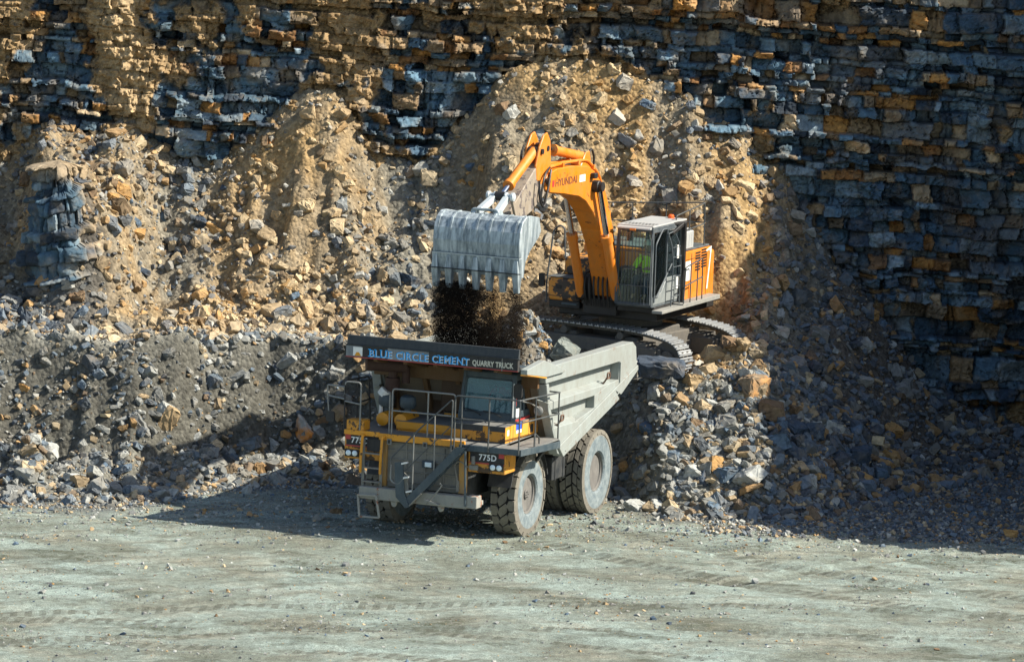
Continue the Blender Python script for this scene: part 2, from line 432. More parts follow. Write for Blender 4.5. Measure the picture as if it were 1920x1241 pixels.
C_TAN = np.array((0.37, 0.25, 0.115)); C_GREY = np.array((0.17, 0.165, 0.135)); C_DARK = np.array((0.085, 0.088, 0.085)); C_BRN = np.array((0.17, 0.12, 0.07))
def between(X, Y):
    return np.clip(np.exp(-((X + 2.9) / 1.2) ** 2) + np.exp(-((X + 9.3) / 1.3) ** 2) + .8 * np.exp(-((X - 4.6) / .8) ** 2) * sstep(15, 16.5, Y), 0, 1) * sstep(11.5, 14.5, Y)
def soil_col(X, Y):
    n1 = fbm(X * 0.5, Y * 0.5, 4, 41); n2 = fbm(X * 1.4, Y * 1.4, 4, 42)
    brow = TOE(X) + RUN(X)
    tan = sstep(0.2, 1.8, Y - brow + 1.2 * n1) * sstep(8.6, 6.6, X + 1.0 * n2)
    tan = tan * (1 - 0.6 * sstep(0.0, 0.35, n1 + 0.5 * np.exp(-((X + 2.0) / 1.6) ** 2)))
    tan = tan * (1 - .85 * between(X, Y))
    tan = tan * (0.55 + 0.45 * sstep(-13, -9.5, X + n1)) * (1 - 0.5 * sstep(-0.1, 0.4, n2))
    oc_ = sstep(1.25, .7, np.hypot((X + 12.5) / 1.5, (Y - 11.9) / 2.0) + .2 * n2)
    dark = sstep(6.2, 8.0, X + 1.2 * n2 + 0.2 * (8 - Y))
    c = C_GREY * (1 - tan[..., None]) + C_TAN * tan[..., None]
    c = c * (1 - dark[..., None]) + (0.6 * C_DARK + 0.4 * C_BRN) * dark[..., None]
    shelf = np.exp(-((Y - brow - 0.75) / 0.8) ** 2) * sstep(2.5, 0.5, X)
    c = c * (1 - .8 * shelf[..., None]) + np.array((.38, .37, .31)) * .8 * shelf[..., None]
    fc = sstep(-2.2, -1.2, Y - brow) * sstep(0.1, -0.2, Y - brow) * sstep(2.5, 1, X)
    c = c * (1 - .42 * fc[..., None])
    c = c * (1 - .8 * oc_[..., None]) + C_DARK * .8 * oc_[..., None]
    return c * (1 + 0.3 * n2[..., None])
tx = np.concatenate([[-60, -45, -34, -27, -24, -22], np.arange(-21, 17.01, 0.075), [18, 19, 21]])
ty = np.concatenate([np.arange(1.6, 18.61, 0.075)])
TX, TY = np.meshgrid(tx, ty)
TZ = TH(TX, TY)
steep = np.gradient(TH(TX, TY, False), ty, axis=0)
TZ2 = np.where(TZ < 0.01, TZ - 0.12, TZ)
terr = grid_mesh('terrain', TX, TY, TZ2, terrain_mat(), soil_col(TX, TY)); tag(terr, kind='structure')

# ---- the layered quarry wall: real ledges and blocks, turning the corner on the right towards the camera
pts = [(-70, 21.0), (-34, 18.4)] + [(x, CLIFF_Y + 0.0) for x in np.arange(-26, 14.1, 2.0)]
pts += [(14 + 3.4 * sin(a), 14.1 + 3.4 * cos(a)) for a in np.linspace(0.15, pi / 2, 9)] + [(17.4, y) for y in (12, 8, 4, 1.2)]
pts += [(17.9, 0.2), (19.2, -0.7), (22, -1.2), (30, -1.5)]
pts = np.array(pts, float)
seg = np.hypot(*np.diff(pts, axis=0).T); S = np.concatenate([[0], np.cumsum(seg)])
s_at = lambda x: float(np.interp(x, pts[:23, 0], S[:23]))
sA, sB = s_at(-21.5), s_at(14)
ss = np.concatenate([np.arange(0, sA, 1.0), np.arange(sA, sB + 0.5, 0.036), np.arange(sB + 0.5, S[-1], 0.16)])
px_ = np.interp(ss, S, pts[:, 0]); py_ = np.interp(ss, S, pts[:, 1])
tx_ = np.gradient(px_, ss); ty_ = np.gradient(py_, ss); ln = np.hypot(tx_, ty_); nx_, ny_ = ty_ / ln, -tx_ / ln
zz = np.concatenate([np.arange(-0.4, 13.4, 0.036), np.arange(13.4, 20, 0.2)])
SS, ZZ = np.meshgrid(ss, zz)
rs = np.random.RandomState(11)
lay = [-2.0]
while lay[-1] < 24: lay.append(lay[-1] + rs.choice([0.13, 0.2, 0.3, 0.42, 0.55, 0.7], p=[.30, .28, .20, .13, .07, .02]) * rs.uniform(0.85, 1.15))
lay = np.array(lay); NL = len(lay)
xw = np.interp(SS, ss, px_)
zq = ZZ + 0.028 * (xw + 2) + 0.28 * fbm(SS * 0.10, ZZ * 0.05, 3, 51) + 0.10 * fbm(SS * 0.9, ZZ * 0.4, 3, 52) + 0.05 * fbm(SS * 3.5, ZZ * 3.5, 3, 53)
li = np.clip(np.searchsorted(lay, zq.ravel()).reshape(zq.shape) - 1, 0, NL - 2)
lth = lay[li + 1] - lay[li]; lz = zq - lay[li]
prot = np.zeros_like(zq); ccol = np.zeros(zq.shape + (3,)); edge = np.full(zq.shape, 9.0)
lay_off = rs.uniform(-0.16, 0.16, NL); lay_off[rs.rand(NL) < 0.10] -= 0.28
lay_brown = rs.beta(1.2, 1.6, NL)
BL_GREY = np.array([(0.062, 0.112, 0.150), (0.040, 0.075, 0.108), (0.105, 0.158, 0.19), (0.028, 0.044, 0.062), (0.17, 0.22, 0.245)])
BL_BRN = np.array([(0.22, 0.15, 0.08), (0.30, 0.15, 0.04), (0.16, 0.12, 0.075), (0.33, 0.25, 0.15), (0.20, 0.095, 0.03)])
for k in range(NL - 1):
    msk = li == k
    if not msk.any(): continue
    th = lay[k + 1] - lay[k]
    wmin, wmax = (0.10, 0.55) if th < 0.35 else (0.2, 0.85)
    b = [-5.0]
    while b[-1] < S[-1] + 5: b.append(b[-1] + rs.uniform(wmin, wmax) * (1.0 if rs.rand() < .8 else 1.7))
    b = np.array(b); nb = len(b)
    sw = SS[msk] + 0.16 * fbm(SS[msk] * 2.2, ZZ[msk] * 3.0, 4, 60 + k) + rs.uniform(-.12, .12) * (lz[msk] - th / 2)
    bi = np.clip(np.searchsorted(b, sw) - 1, 0, nb - 2)
    off = rs.uniform(-0.19, 0.20, nb) + (rs.rand(nb) < 0.12) * rs.uniform(-0.35, -0.15, nb)
    tx2 = rs.uniform(-0.45, 0.45, nb); tz2 = rs.uniform(-0.45, 0.35, nb)
    u = sw - b[bi]; wd = b[bi + 1] - b[bi]
    e1 = np.minimum(u, wd - u); e2 = np.minimum(lz[msk], th - lz[msk])
    d = off[bi] + tx2[bi] * (u - wd / 2) + tz2[bi] * (lz[msk] - th / 2)
    d -= 0.09 * np.exp(-np.maximum(e1, 0) / 0.022) * rs.uniform(0.0, 1.3, nb)[bi] + 0.08 * np.exp(-np.maximum(e2, 0) / 0.022) * rs.uniform(0.2, 1.3, nb)[bi]
    prot[msk] = d + lay_off[k]
    edge[msk] = np.minimum(e1, e2)
    bx = np.interp(np.clip(b, 0, S[-1]), ss, px_); bz = lay[k]
    brown = rs.rand(nb) < 0.06 + 0.36 * lay_brown[k] + 0.30 * float(sstep(9.0, 11.5, bz)) * sstep(9, 2, bx) + .10 * float(sstep(9.0, 11.5, bz))
    cc = np.where(brown[:, None], BL_BRN[rs.randint(0, 5, nb)], BL_GREY[rs.choice(5, nb, p=[.34, .26, .2, .12, .08])]) * rs.uniform(0.65, 1.75, nb)[:, None]
    ccol[msk] = cc[bi]
joint = np.abs(fbm(SS * 0.55, ZZ * 0.12, 4, 79)); prot -= 0.08 * np.exp(-joint / 0.010); ccol *= (1 - 0.3 * np.exp(-joint / 0.012))[..., None]
shat = sstep(0.0, 0.35, fbm(SS * 0.3, ZZ * 0.5, 3, 76)); prot += shat * 0.24 * fbm(SS * 3.2, ZZ * 5.0, 5, 75)
crk = np.abs(fbm(SS * 2.4, ZZ * 3.0, 4, 77)); prot -= 0.07 * np.exp(-crk / 0.02); ccol *= (1 - 0.45 * np.exp(-crk / 0.025))[..., None]
prot += 0.10 * fbm(SS * 1.6, ZZ * 2.6, 4, 78)
prot = prot * 1.35
prot += 0.45 * fbm(SS * 0.22, ZZ * 0.3, 4, 71) + 0.05 * fbm(SS * 4, ZZ * 4, 4, 72) + 0.025 * fbm(SS * 14, ZZ * 14, 2, 73)
# soil washed down over the upper left and the middle
cx = xw
soil = fbm(SS * 0.5, ZZ * 0.35, 4, 81) + 0.35 * fbm(SS * 3, ZZ * 2, 3, 82)
soil += 0.28 * sstep(7, -2, cx) * sstep(8.5, 11.5, ZZ) - 0.38 * sstep(3, 9, cx) - 0.13 + 0.26 * fbm(SS * 6, ZZ * 6, 3, 89)
chute = np.exp(-((cx + 10.9 + 0.25 * (ZZ - 10) + 0.5 * fbm(ZZ * 0.8, cx * 0, 3, 83)) / 0.55) ** 2) * sstep(7.6, 8.6, ZZ)
soil += 0.9 * chute
talc = ZC(cx) - ZZ
soil += 0.6 * sstep(-0.8, 0.2, talc + 0.5 * fbm(SS * 1.5, ZZ * 1.5, 3, 84)) * sstep(9, 5, cx)
sk = sstep(0.02, 0.22, soil)
prot = prot * (1 - 0.5 * sk) + sk * (0.06 + 0.16 * fbm(SS * 4, ZZ * 4, 5, 85) + 0.07 * fbm(SS * 13, ZZ * 13, 2, 90)) + 0.28 * chute * (.7 + fbm(SS * 2, ZZ * 2.4, 4, 92))
dirtc = np.array((0.28, 0.185, 0.085)); pale = np.array((0.40, 0.29, 0.155))
dc = dirtc + (pale - dirtc) * np.clip(chute * 1.2, 0, 1)[..., None]
stain = sstep(0.05, 0.35, fbm(SS * 1.3, ZZ * 1.1, 5, 86) + 0.12 * sstep(11, 5, ZZ) * 0 )
ccol = ccol * (1 - 0.45 * stain[..., None]) + 0.45 * stain[..., None] * (np.where((cx < 6)[..., None], np.array((0.24, 0.18, 0.11)), np.array((0.13, 0.105, 0.08))))
ccol = ccol * (1 - 0.35 * np.exp(-edge / 0.02))[..., None]
ccol = ccol * (1 - sk[..., None]) + dc * sk[..., None] * (1 + 0.3 * fbm(SS * 7, ZZ * 7, 3, 87))[..., None]
ccol = np.clip(ccol * (1 + 0.25 * fbm(SS * 3, ZZ * 3, 4, 88))[..., None], 0.01, 0.8)
WTOP = interp([(0, 18), (sB, 18), (S[-8], 15.5)] + [(float(s_), h_) for s_, h_ in zip(S[-7:], (13.2, 11.2, 10.2, 9.9, 7.8, 5.2, 4.5))])
top = WTOP(SS) + 0.5 * fbm(SS * 0.8, SS * 0.0, 4, 91)
over = np.maximum(ZZ - top, 0)
batter = 0.035 * ZZ
dist = prot - batter - over * 2.2
CX = px_[None, :] + nx_[None, :] * dist; CY = py_[None, :] + ny_[None, :] * dist
CZ = np.minimum(ZZ, top) + over * 0.15
cl = grid_mesh('cliff', CX, CY, CZ, rock_mat('cliff rock', bump=0.9, scale=6.0, contrast=0.65), ccol, smooth=False)
tag(cl, kind='structure')

# ---- the standing outcrop at the left: the same layered rock, left upright when the slope came down
oa = np.linspace(RAD(-200), RAD(20), 190); oz = np.concatenate([np.arange(3.2, 7.5, 0.03), np.arange(7.5, 7.605, 0.01)])
OA, OZ = np.meshgrid(oa, oz); ro_ = np.random.RandomState(23)
orad = np.interp(OZ, [3.2, 4.6, 5.6, 6.6, 7.2, 7.52, 7.56, 7.60], [1.40, 1.22, 1.10, .98, .80, .66, .55, .0]) * (1 + .22 * fbm(OA * 1.5, OZ * .6, 4, 301))
osz = OA * 0.9; ozq = OZ - 0.22 * np.cos(OA) + .10 * fbm(OA * 2, OZ * 1.2, 3, 302)
ol = np.cumsum(np.concatenate([[2.0], ro_.uniform(.10, .42, 30)])); oi = np.clip(np.searchsorted(ol, ozq.ravel()).reshape(ozq.shape) - 1, 0, 29)
oprot = np.zeros_like(OZ); ocol = np.zeros(OZ.shape + (3,))
for k in range(30):
    q = oi == k
    if not q.any(): continue
    bb = np.cumsum(np.concatenate([[-5.0], ro_.uniform(.12, .60, 40)])); bi = np.clip(np.searchsorted(bb, osz[q] + .08 * fbm(OA[q] * 3, OZ[q] * 3, 3, 303)) - 1, 0, 38)
    e_ = np.minimum(np.minimum(osz[q] - bb[bi], bb[bi + 1] - osz[q]), np.minimum(ozq[q] - ol[k], ol[k + 1] - ozq[q]))
    oprot[q] = ro_.uniform(-.13, .13, 40)[bi] + ro_.uniform(-.26, .14) + ro_.uniform(-.5, .5, 40)[bi] * (osz[q] - bb[bi] - .15) - .09 * np.exp(-np.maximum(e_, 0) / .025)
    ocol[q] = BL_GREY[ro_.choice(5, 40, p=[.34, .30, .16, .14, .06])][bi] * ro_.uniform(.7, 1.4, 40)[bi][:, None]
oprot += .16 * fbm(OA * 1.8, OZ * 3.0, 5, 304)
tanm = sstep(.25, .75, np.cos(OA) + .5 * fbm(OA * 2, OZ * 2, 4, 305) - .15) * .9 + .8 * sstep(7.0, 7.5, OZ)
tanm = np.clip(tanm, 0, 1)[..., None]; ocol = ocol * (1 - tanm) + tanm * np.array((.33, .25, .15)) * (1 + .4 * fbm(OA * 6, OZ * 6, 3, 306))[..., None]
rr_ = np.maximum(orad + oprot * np.clip(orad * 1.6, 0, 1), 0)
oc = grid_mesh('rock_outcrop', -12.15 + .12 * (OZ - 5) * -1 + rr_ * np.cos(OA), 12.9 + .06 * (OZ - 3) + rr_ * np.sin(OA), OZ - .15 * rr_, cl.data.materials[0], np.clip(ocol, .01, .8), smooth=False)
tag(oc, 'standing outcrop of dark fractured layers rising from the left slope', 'rock outcrop')

# ================================================================== LOOSE ROCK
rk = random.Random(5)
def rock_template(kind, seed):
    r = random.Random(seed); bm = bmesh.new()
    sx, sy, sz = {'block': (1, r.uniform(.7, .95), r.uniform(.6, .85)), 'slab': (1, r.uniform(.6, .85), r.uniform(.28, .42)), 'lump': (1, r.uniform(.75, .95), r.uniform(.65, .85)), 'long': (1, r.uniform(.4, .55), r.uniform(.35, .5))}[kind]
    j = {'block': .19, 'slab': .16, 'lump': .1, 'long': .15}[kind]
    if kind == 'lump':
        for k in range(9):
            v = Vector((r.gauss(0, 1), r.gauss(0, 1), r.gauss(0, 1))).normalized() * r.uniform(.40, .62)
            bm.verts.new((v.x * sx, v.y * sy, v.z * sz))
    else:
        for x in (-1, 1):
            for y in (-1, 1):
                for z in (-1, 1):
                    p = [x * .5 + r.uniform(-j, j), y * .5 + r.uniform(-j, j), z * .5 + r.uniform(-j, j)]
                    if r.random() < .68:      # a broken corner becomes three
                        for a in range(3):
                            q = list(p); q[a] *= r.uniform(.35, .75); bm.verts.new((q[0] * sx, q[1] * sy, q[2] * sz))
                    else: bm.verts.new((p[0] * sx, p[1] * sy, p[2] * sz))
    res = bmesh.ops.convex_hull(bm, input=bm.verts[:])
    junk = list({e for e in res['geom_interior'] + res['geom_unused'] if isinstance(e, bmesh.types.BMVert) and e.is_valid})
    if junk: bmesh.ops.delete(bm, geom=junk, context='VERTS')
    bmesh.ops.recalc_face_normals(bm, faces=bm.faces[:])
    bm.verts.index_update()
    V = np.array([v.co[:] for v in bm.verts]); F = [tuple(v.index for v in f.verts) for f in bm.faces]
    bm.free(); return V, F
TPL = [(k, rock_template(k, 100 * i + j)) for i, k in enumerate(('block', 'slab', 'lump', 'long')) for j in range(6)]
def tris(F):
    out = []
    for f in F:
        for i in range(1, len(f) - 1): out.append((f[0], f[i], f[i + 1]))
    return np.array(out, np.int32)
TPL_T = [(k, V, tris(F)) for k, (V, F) in TPL]

def fine_rock(V, F, seed, rough=0.07, cut=0.20):
    """a broken stone with chipped, uneven faces rather than a bare hull"""
    bm = bmesh.new(); vs = [bm.verts.new(v) for v in V]
    for f in F: bm.faces.new([vs[i] for i in f])
    r = random.Random(seed)
    bmesh.ops.bevel(bm, geom=bm.edges[:], offset=0.03, segments=1, affect='EDGES', clamp_overlap=True)
    bmesh.ops.triangulate(bm, faces=bm.faces[:])
    for _ in range(2):
        bmesh.ops.subdivide_edges(bm, edges=[e for e in bm.edges if e.calc_length() > cut], cuts=1, use_grid_fill=False)
        bmesh.ops.triangulate(bm, faces=bm.faces[:])
    for v in bm.verts: v.co *= 1 + rough * r.uniform(-1, 1)
    for v in bm.verts: v.co += Vector((r.uniform(-1, 1), r.uniform(-1, 1), r.uniform(-1, 1))) * rough * 0.25
    bmesh.ops.recalc_face_normals(bm, faces=bm.faces[:])
    me = bpy.data.meshes.new('boulder'); bm.to_mesh(me); bm.free(); return me
def _fine(ti):
    k, (V, F) = TPL[ti]; me = fine_rock(V, F, 50 + ti, .08, .34); n = len(me.vertices)
    W = np.zeros(n * 3); me.vertices.foreach_get('co', W); T = np.array([tuple(p.vertices) for p in me.polygons], np.int32)
    bpy.data.meshes.remove(me); return k, W.reshape(-1, 3), T
TPL_F = [_fine(i) for i in range(len(TPL))]
TPW = np.array([{'block': 1.5, 'slab': 1.5, 'lump': .45, 'long': .8}[k] for k, _, _ in TPL_T]); TPW = TPW / TPW.sum()
def rot_mats(rg, n, tilt=pi):
    a = rg.uniform(0, 2 * pi, n); b = rg.uniform(-tilt, tilt, n); c = rg.uniform(-tilt, tilt, n)
    ca, sa, cb, sb, cc, sc = np.cos(a), np.sin(a), np.cos(b), np.sin(b), np.cos(c), np.sin(c)
    R = np.empty((n, 3, 3))
    R[:, 0, 0] = ca * cb; R[:, 0, 1] = ca * sb * sc - sa * cc; R[:, 0, 2] = ca * sb * cc + sa * sc
    R[:, 1, 0] = sa * cb; R[:, 1, 1] = sa * sb * sc + ca * cc; R[:, 1, 2] = sa * sb * cc - ca * sc
    R[:, 2, 0] = -sb; R[:, 2, 1] = cb * sc; R[:, 2, 2] = cb * cc
    return R

def scatter_arrays(P, size, col, TP, seed=1, tilt=0.7):
    rg = np.random.RandomState(seed); n = len(P)
    ti = rg.choice(len(TP), n, p=TPW); R = rot_mats(rg, n, tilt)
    vs, fs, cs = [], [], []; off = 0
    for t, (k, V, T) in enumerate(TP):
        ids = np.where(ti == t)[0]
        if len(ids) == 0: continue
        st = rg.uniform(.75, 1.3, (len(ids), 1, 3))
        W = np.einsum('nij,nvj->nvi', R[ids], V[None] * st) * size[ids][:, None, None] + P[ids][:, None, :]
        nv = len(V)
        F = T[None] + (np.arange(len(ids)) * nv)[:, None, None] + off
        vs.append(W.reshape(-1, 3)); fs.append(F.reshape(-1, 3)); cs.append(np.repeat(col[ids], nv, 0) * rg.uniform(.88, 1.12, (nv * len(ids), 1))); off += nv * len(ids)
    return np.concatenate(vs).astype(np.float32), np.concatenate(fs).astype(np.int32), np.concatenate(cs)
def link_scatter(name, arrs, mt):
    off = 0; V, F, C_ = [], [], []
    for v, f, c in arrs: V.append(v); F.append(f + off); C_.append(c); off += len(v)
    v = np.concatenate(V); f = np.concatenate(F).astype(np.int32); c = np.concatenate(C_)
    me = bpy.data.meshes.new(name)
    me.vertices.add(len(v)); me.vertices.foreach_set('co', v.ravel())
    me.loops.add(f.size); me.loops.foreach_set('vertex_index', f.ravel())
    me.polygons.add(len(f)); me.polygons.foreach_set('loop_start', np.arange(0, f.size, 3, dtype=np.int32)); me.polygons.foreach_set('use_smooth', np.zeros(len(f), bool))
    me.update(calc_edges=True); set_col(me, c); me.materials.append(mt)
    o = bpy.data.objects.new(name, me); COL.objects.link(o); return o
def scatter_mesh(name, P, size, col, mt, seed=1, tilt=0.7, tp=None):
    return link_scatter(name, [scatter_arrays(P, size, col, tp or TPL_T, seed, tilt)], mt)

PAL = {'blue grey': (0.095, 0.14, 0.185), 'slate dark': (0.045, 0.065, 0.09), 'pale grey': (0.36, 0.37, 0.34), 'grey': (0.20, 0.205, 0.19),
       'tan': (0.38, 0.275, 0.15), 'ochre': (0.40, 0.23, 0.08), 'brown': (0.17, 0.11, 0.06), 'sand': (0.50, 0.39, 0.23)}
PK = list(PAL); PV = np.array([PAL[k] for k in PK])
def pal_probs(X, Y):
    """how often each colour turns up at a place"""
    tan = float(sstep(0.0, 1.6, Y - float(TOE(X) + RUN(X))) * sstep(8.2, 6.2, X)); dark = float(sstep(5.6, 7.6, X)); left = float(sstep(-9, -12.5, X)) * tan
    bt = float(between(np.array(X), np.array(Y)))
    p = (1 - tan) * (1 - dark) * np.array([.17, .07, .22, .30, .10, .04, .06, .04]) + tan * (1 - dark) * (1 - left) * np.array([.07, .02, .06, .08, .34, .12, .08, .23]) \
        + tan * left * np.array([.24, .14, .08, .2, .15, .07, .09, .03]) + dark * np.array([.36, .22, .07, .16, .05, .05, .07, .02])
    p = p * (1 - .8 * bt) + .8 * bt * np.array([.34, .16, .12, .2, .07, .03, .05, .03])
    return p / p.sum()
def pick_cols(X, Y, rg):
    out = np.zeros(len(X), int); key = {}
    for i in range(len(X)):
        k = (round(X[i] * 2), round(Y[i] * 2))
        if k not in key: key[k] = np.cumsum(pal_probs(X[i], Y[i]))
        out[i] = min(7, int(np.searchsorted(key[k], rg.rand())))
    return out

_Cc = np.array([0, -CAM_D, CAM_H]); _Fv = np.array(_F); _rv = np.array(_r); _uv = np.array(_u)
def proj(P):
    v = np.asarray(P, float) - _Cc; z = v @ _Fv
    return 960 + 9240 * (v @ _rv) / z, 620.5 - 9240 * (v @ _uv) / z

rg = np.random.RandomState(3)
def sample(n, x0, x1, y0, y1, dens):
    X = rg.uniform(x0, x1, n); Y = rg.uniform(y0, y1, n)
    keep = rg.rand(n) < dens(X, Y); return X[keep], Y[keep]
def surf(X, Y):
    z = TH(X, Y); gz = ground_z(X, Y); return np.maximum(z, gz)
def dens_small(X, Y):
    toe = TOE(X); top = Y > toe + RUN(X)
    cl_ = 0.5 + 0.5 * fbm(X * 0.9, Y * 0.9, 4, 101)
    d = np.where(Y < toe - 1.2, 0.05, 0.0)
    d = np.where((Y >= toe - 1.2) & (Y < toe + 0.4), 0.6, d)
    d = np.where((Y >= toe + 0.4) & ~top, 0.55 * cl_ + 0.12, d)
    d = np.where(top, 0.75 * cl_ ** 1.3 + 0.12, d)
    foot = FOOT(X); d = np.where(top & (Y < foot + 1.5) & (X < 0), 0.95, d)
    d = np.where((X > 4.0) & (Y > toe - 1) & (Y < 12), 0.95, d)
    d = np.where((X > 5.0) & (Y > 1.5) & (Y <= toe), 0.6, d)
    d = np.where((X > 7.0) & (Y >= 11), 0.4, d)
    holes = sstep(-.45, .1, fbm(X * .7, Y * .35, 4, 103)); d = np.where(top & (X < 6.5), d * (.15 + .85 * holes), d)
    pad = np.hypot((X - 2.6) / 3.6, (Y - 11.5) / 2.5) < 1
    return np.where(pad, 0.25, d)
STONE = rock_mat('loose stone', bump=0.5, scale=8.0, contrast=0.4)
def strew(name, n, smin, smax, pw, seed, dens, x0=-21.5, x1=16.5, y0=1.2, y1=17.8, sink=0.15):
    X, Y = sample(n, x0, x1, y0, y1, dens)
    u = rg.rand(len(X)); size = smin * (1 - u * (1 - (smin / smax) ** pw)) ** (-1 / pw)
    Z = surf(X, Y) + size * (0.5 - sink) * 0.45
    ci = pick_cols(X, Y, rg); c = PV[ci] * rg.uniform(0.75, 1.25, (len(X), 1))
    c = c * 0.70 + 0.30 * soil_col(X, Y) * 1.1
    return np.stack([X, Y, Z], 1), size, c
pa = strew('a', 80000, 0.045, 0.16, 2.0, 1, dens_small)
pb = strew('b', 30000, 0.12, 0.42, 2.0, 2, lambda X, Y: dens_small(X, Y) * (Y > TOE(X) - .5 + .4 * fbm(X, Y, 2, 105)))
big_ = pb[1] > 0.19
P_ = np.concatenate([pa[0], pb[0][~big_]]); s_ = np.concatenate([pa[1], pb[1][~big_]]); c_ = np.concatenate([pa[2], pb[2][~big_]])
rub = link_scatter('rubble', [scatter_arrays(P_, s_, c_, TPL_T, 5, 0.8), scatter_arrays(pb[0][big_], pb[1][big_], pb[2][big_], TPL_F, 8, 0.8)], STONE); tag(rub, kind='stuff')
def dens_ground(X, Y):
    n1 = fbm(X * 0.4, Y * 0.7, 4, 111)
    return np.clip(0.07 + 0.85 * sstep(-4.0, 2.5, Y) ** 2 + 0.28 * sstep(0.0, 0.35, n1), 0, 1)
X, Y = sample(85000, -17, 17, -20, 6.0, dens_ground)
u = rg.rand(len(X)); size = 0.016 * (1 - u * (1 - (0.016 / 0.14) ** 2.3)) ** (-1 / 2.3)
gcol = PV[rg.choice(8, len(X), p=[.12, .05, .32, .31, .10, .02, .04, .04])] * rg.uniform(.75, 1.2, (len(X), 1))
grv = scatter_mesh('gravel', np.stack([X, Y, ground_z(X, Y) + size * 0.12], 1), size, gcol, STONE, 6, 0.5); tag(grv, kind='stuff')

#MARK: each an object of its own
BM = {k: rock_mat('boulder ' + k, attr=False, base=PAL[k], bump=0.8, scale=4.0, contrast=0.55) for k in PK}
def rust_mat(name, base, rust, scale=1.3, lo=.45, hi=.62):
    m = rock_mat(name, attr=False, base=base, bump=0.8, scale=4.0)
    n = m.node_tree; b = n.nodes['Principled BSDF']; src = b.inputs['Base Color'].links[0].from_socket
    f = _noise(n, _coord(n), scale, 8.0, 0.65)
    n.links.new(_mixc(n, _ramp(n, f, lo, hi), src, rust), b.inputs['Base Color']); return m
RUSTY = rust_mat('rust stained stone', (0.36, 0.35, 0.31), (0.50, 0.20, 0.04))
ORANGE = rust_mat('orange faced stone', (0.22, 0.17, 0.11), (0.46, 0.24, 0.085), 1.0, .46, .62)
SLABM = rust_mat('dark slab stone', (0.045, 0.062, 0.085), (0.30, 0.25, 0.17), 0.9, .60, .72)

BIG = {}
def big_mesh(ti, mt):
    key = (ti, mt.name)
    if key not in BIG:
        k, (V, F) = TPL[ti]; me = fine_rock(V, F, ti); me.materials.append(mt); BIG[key] = me
    return BIG[key]
def put_rock(ti, mt, loc, size, rot, sc=(1, 1, 1), name='boulder'):
    o = bpy.data.objects.new(name, big_mesh(ti, mt)); COL.objects.link(o)
    o.location = loc; o.rotation_euler = rot; o.scale = (size * sc[0], size * sc[1], size * sc[2]); return o
def on_pixel(px, py, Yw=None):
    """where a sight line meets the rubble: calibration of a boulder's place on the slope"""
    d = _Fv * 9240 + (px - 960) * _rv - (py - 620.5) * _uv
    if Yw is not None:
        t = (Yw + CAM_D) / d[1]; return _Cc + d * t
    ys = np.arange(-20, 17.4, 0.04); t = (ys + CAM_D) / d[1]
    P = _Cc[None] + d[None] * t[:, None]
    hz = np.maximum(TH(P[:, 0], P[:, 1], False), 0)
    k = np.where(P[:, 2] < hz)[0]
    return P[k[0]] if len(k) else P[-1]
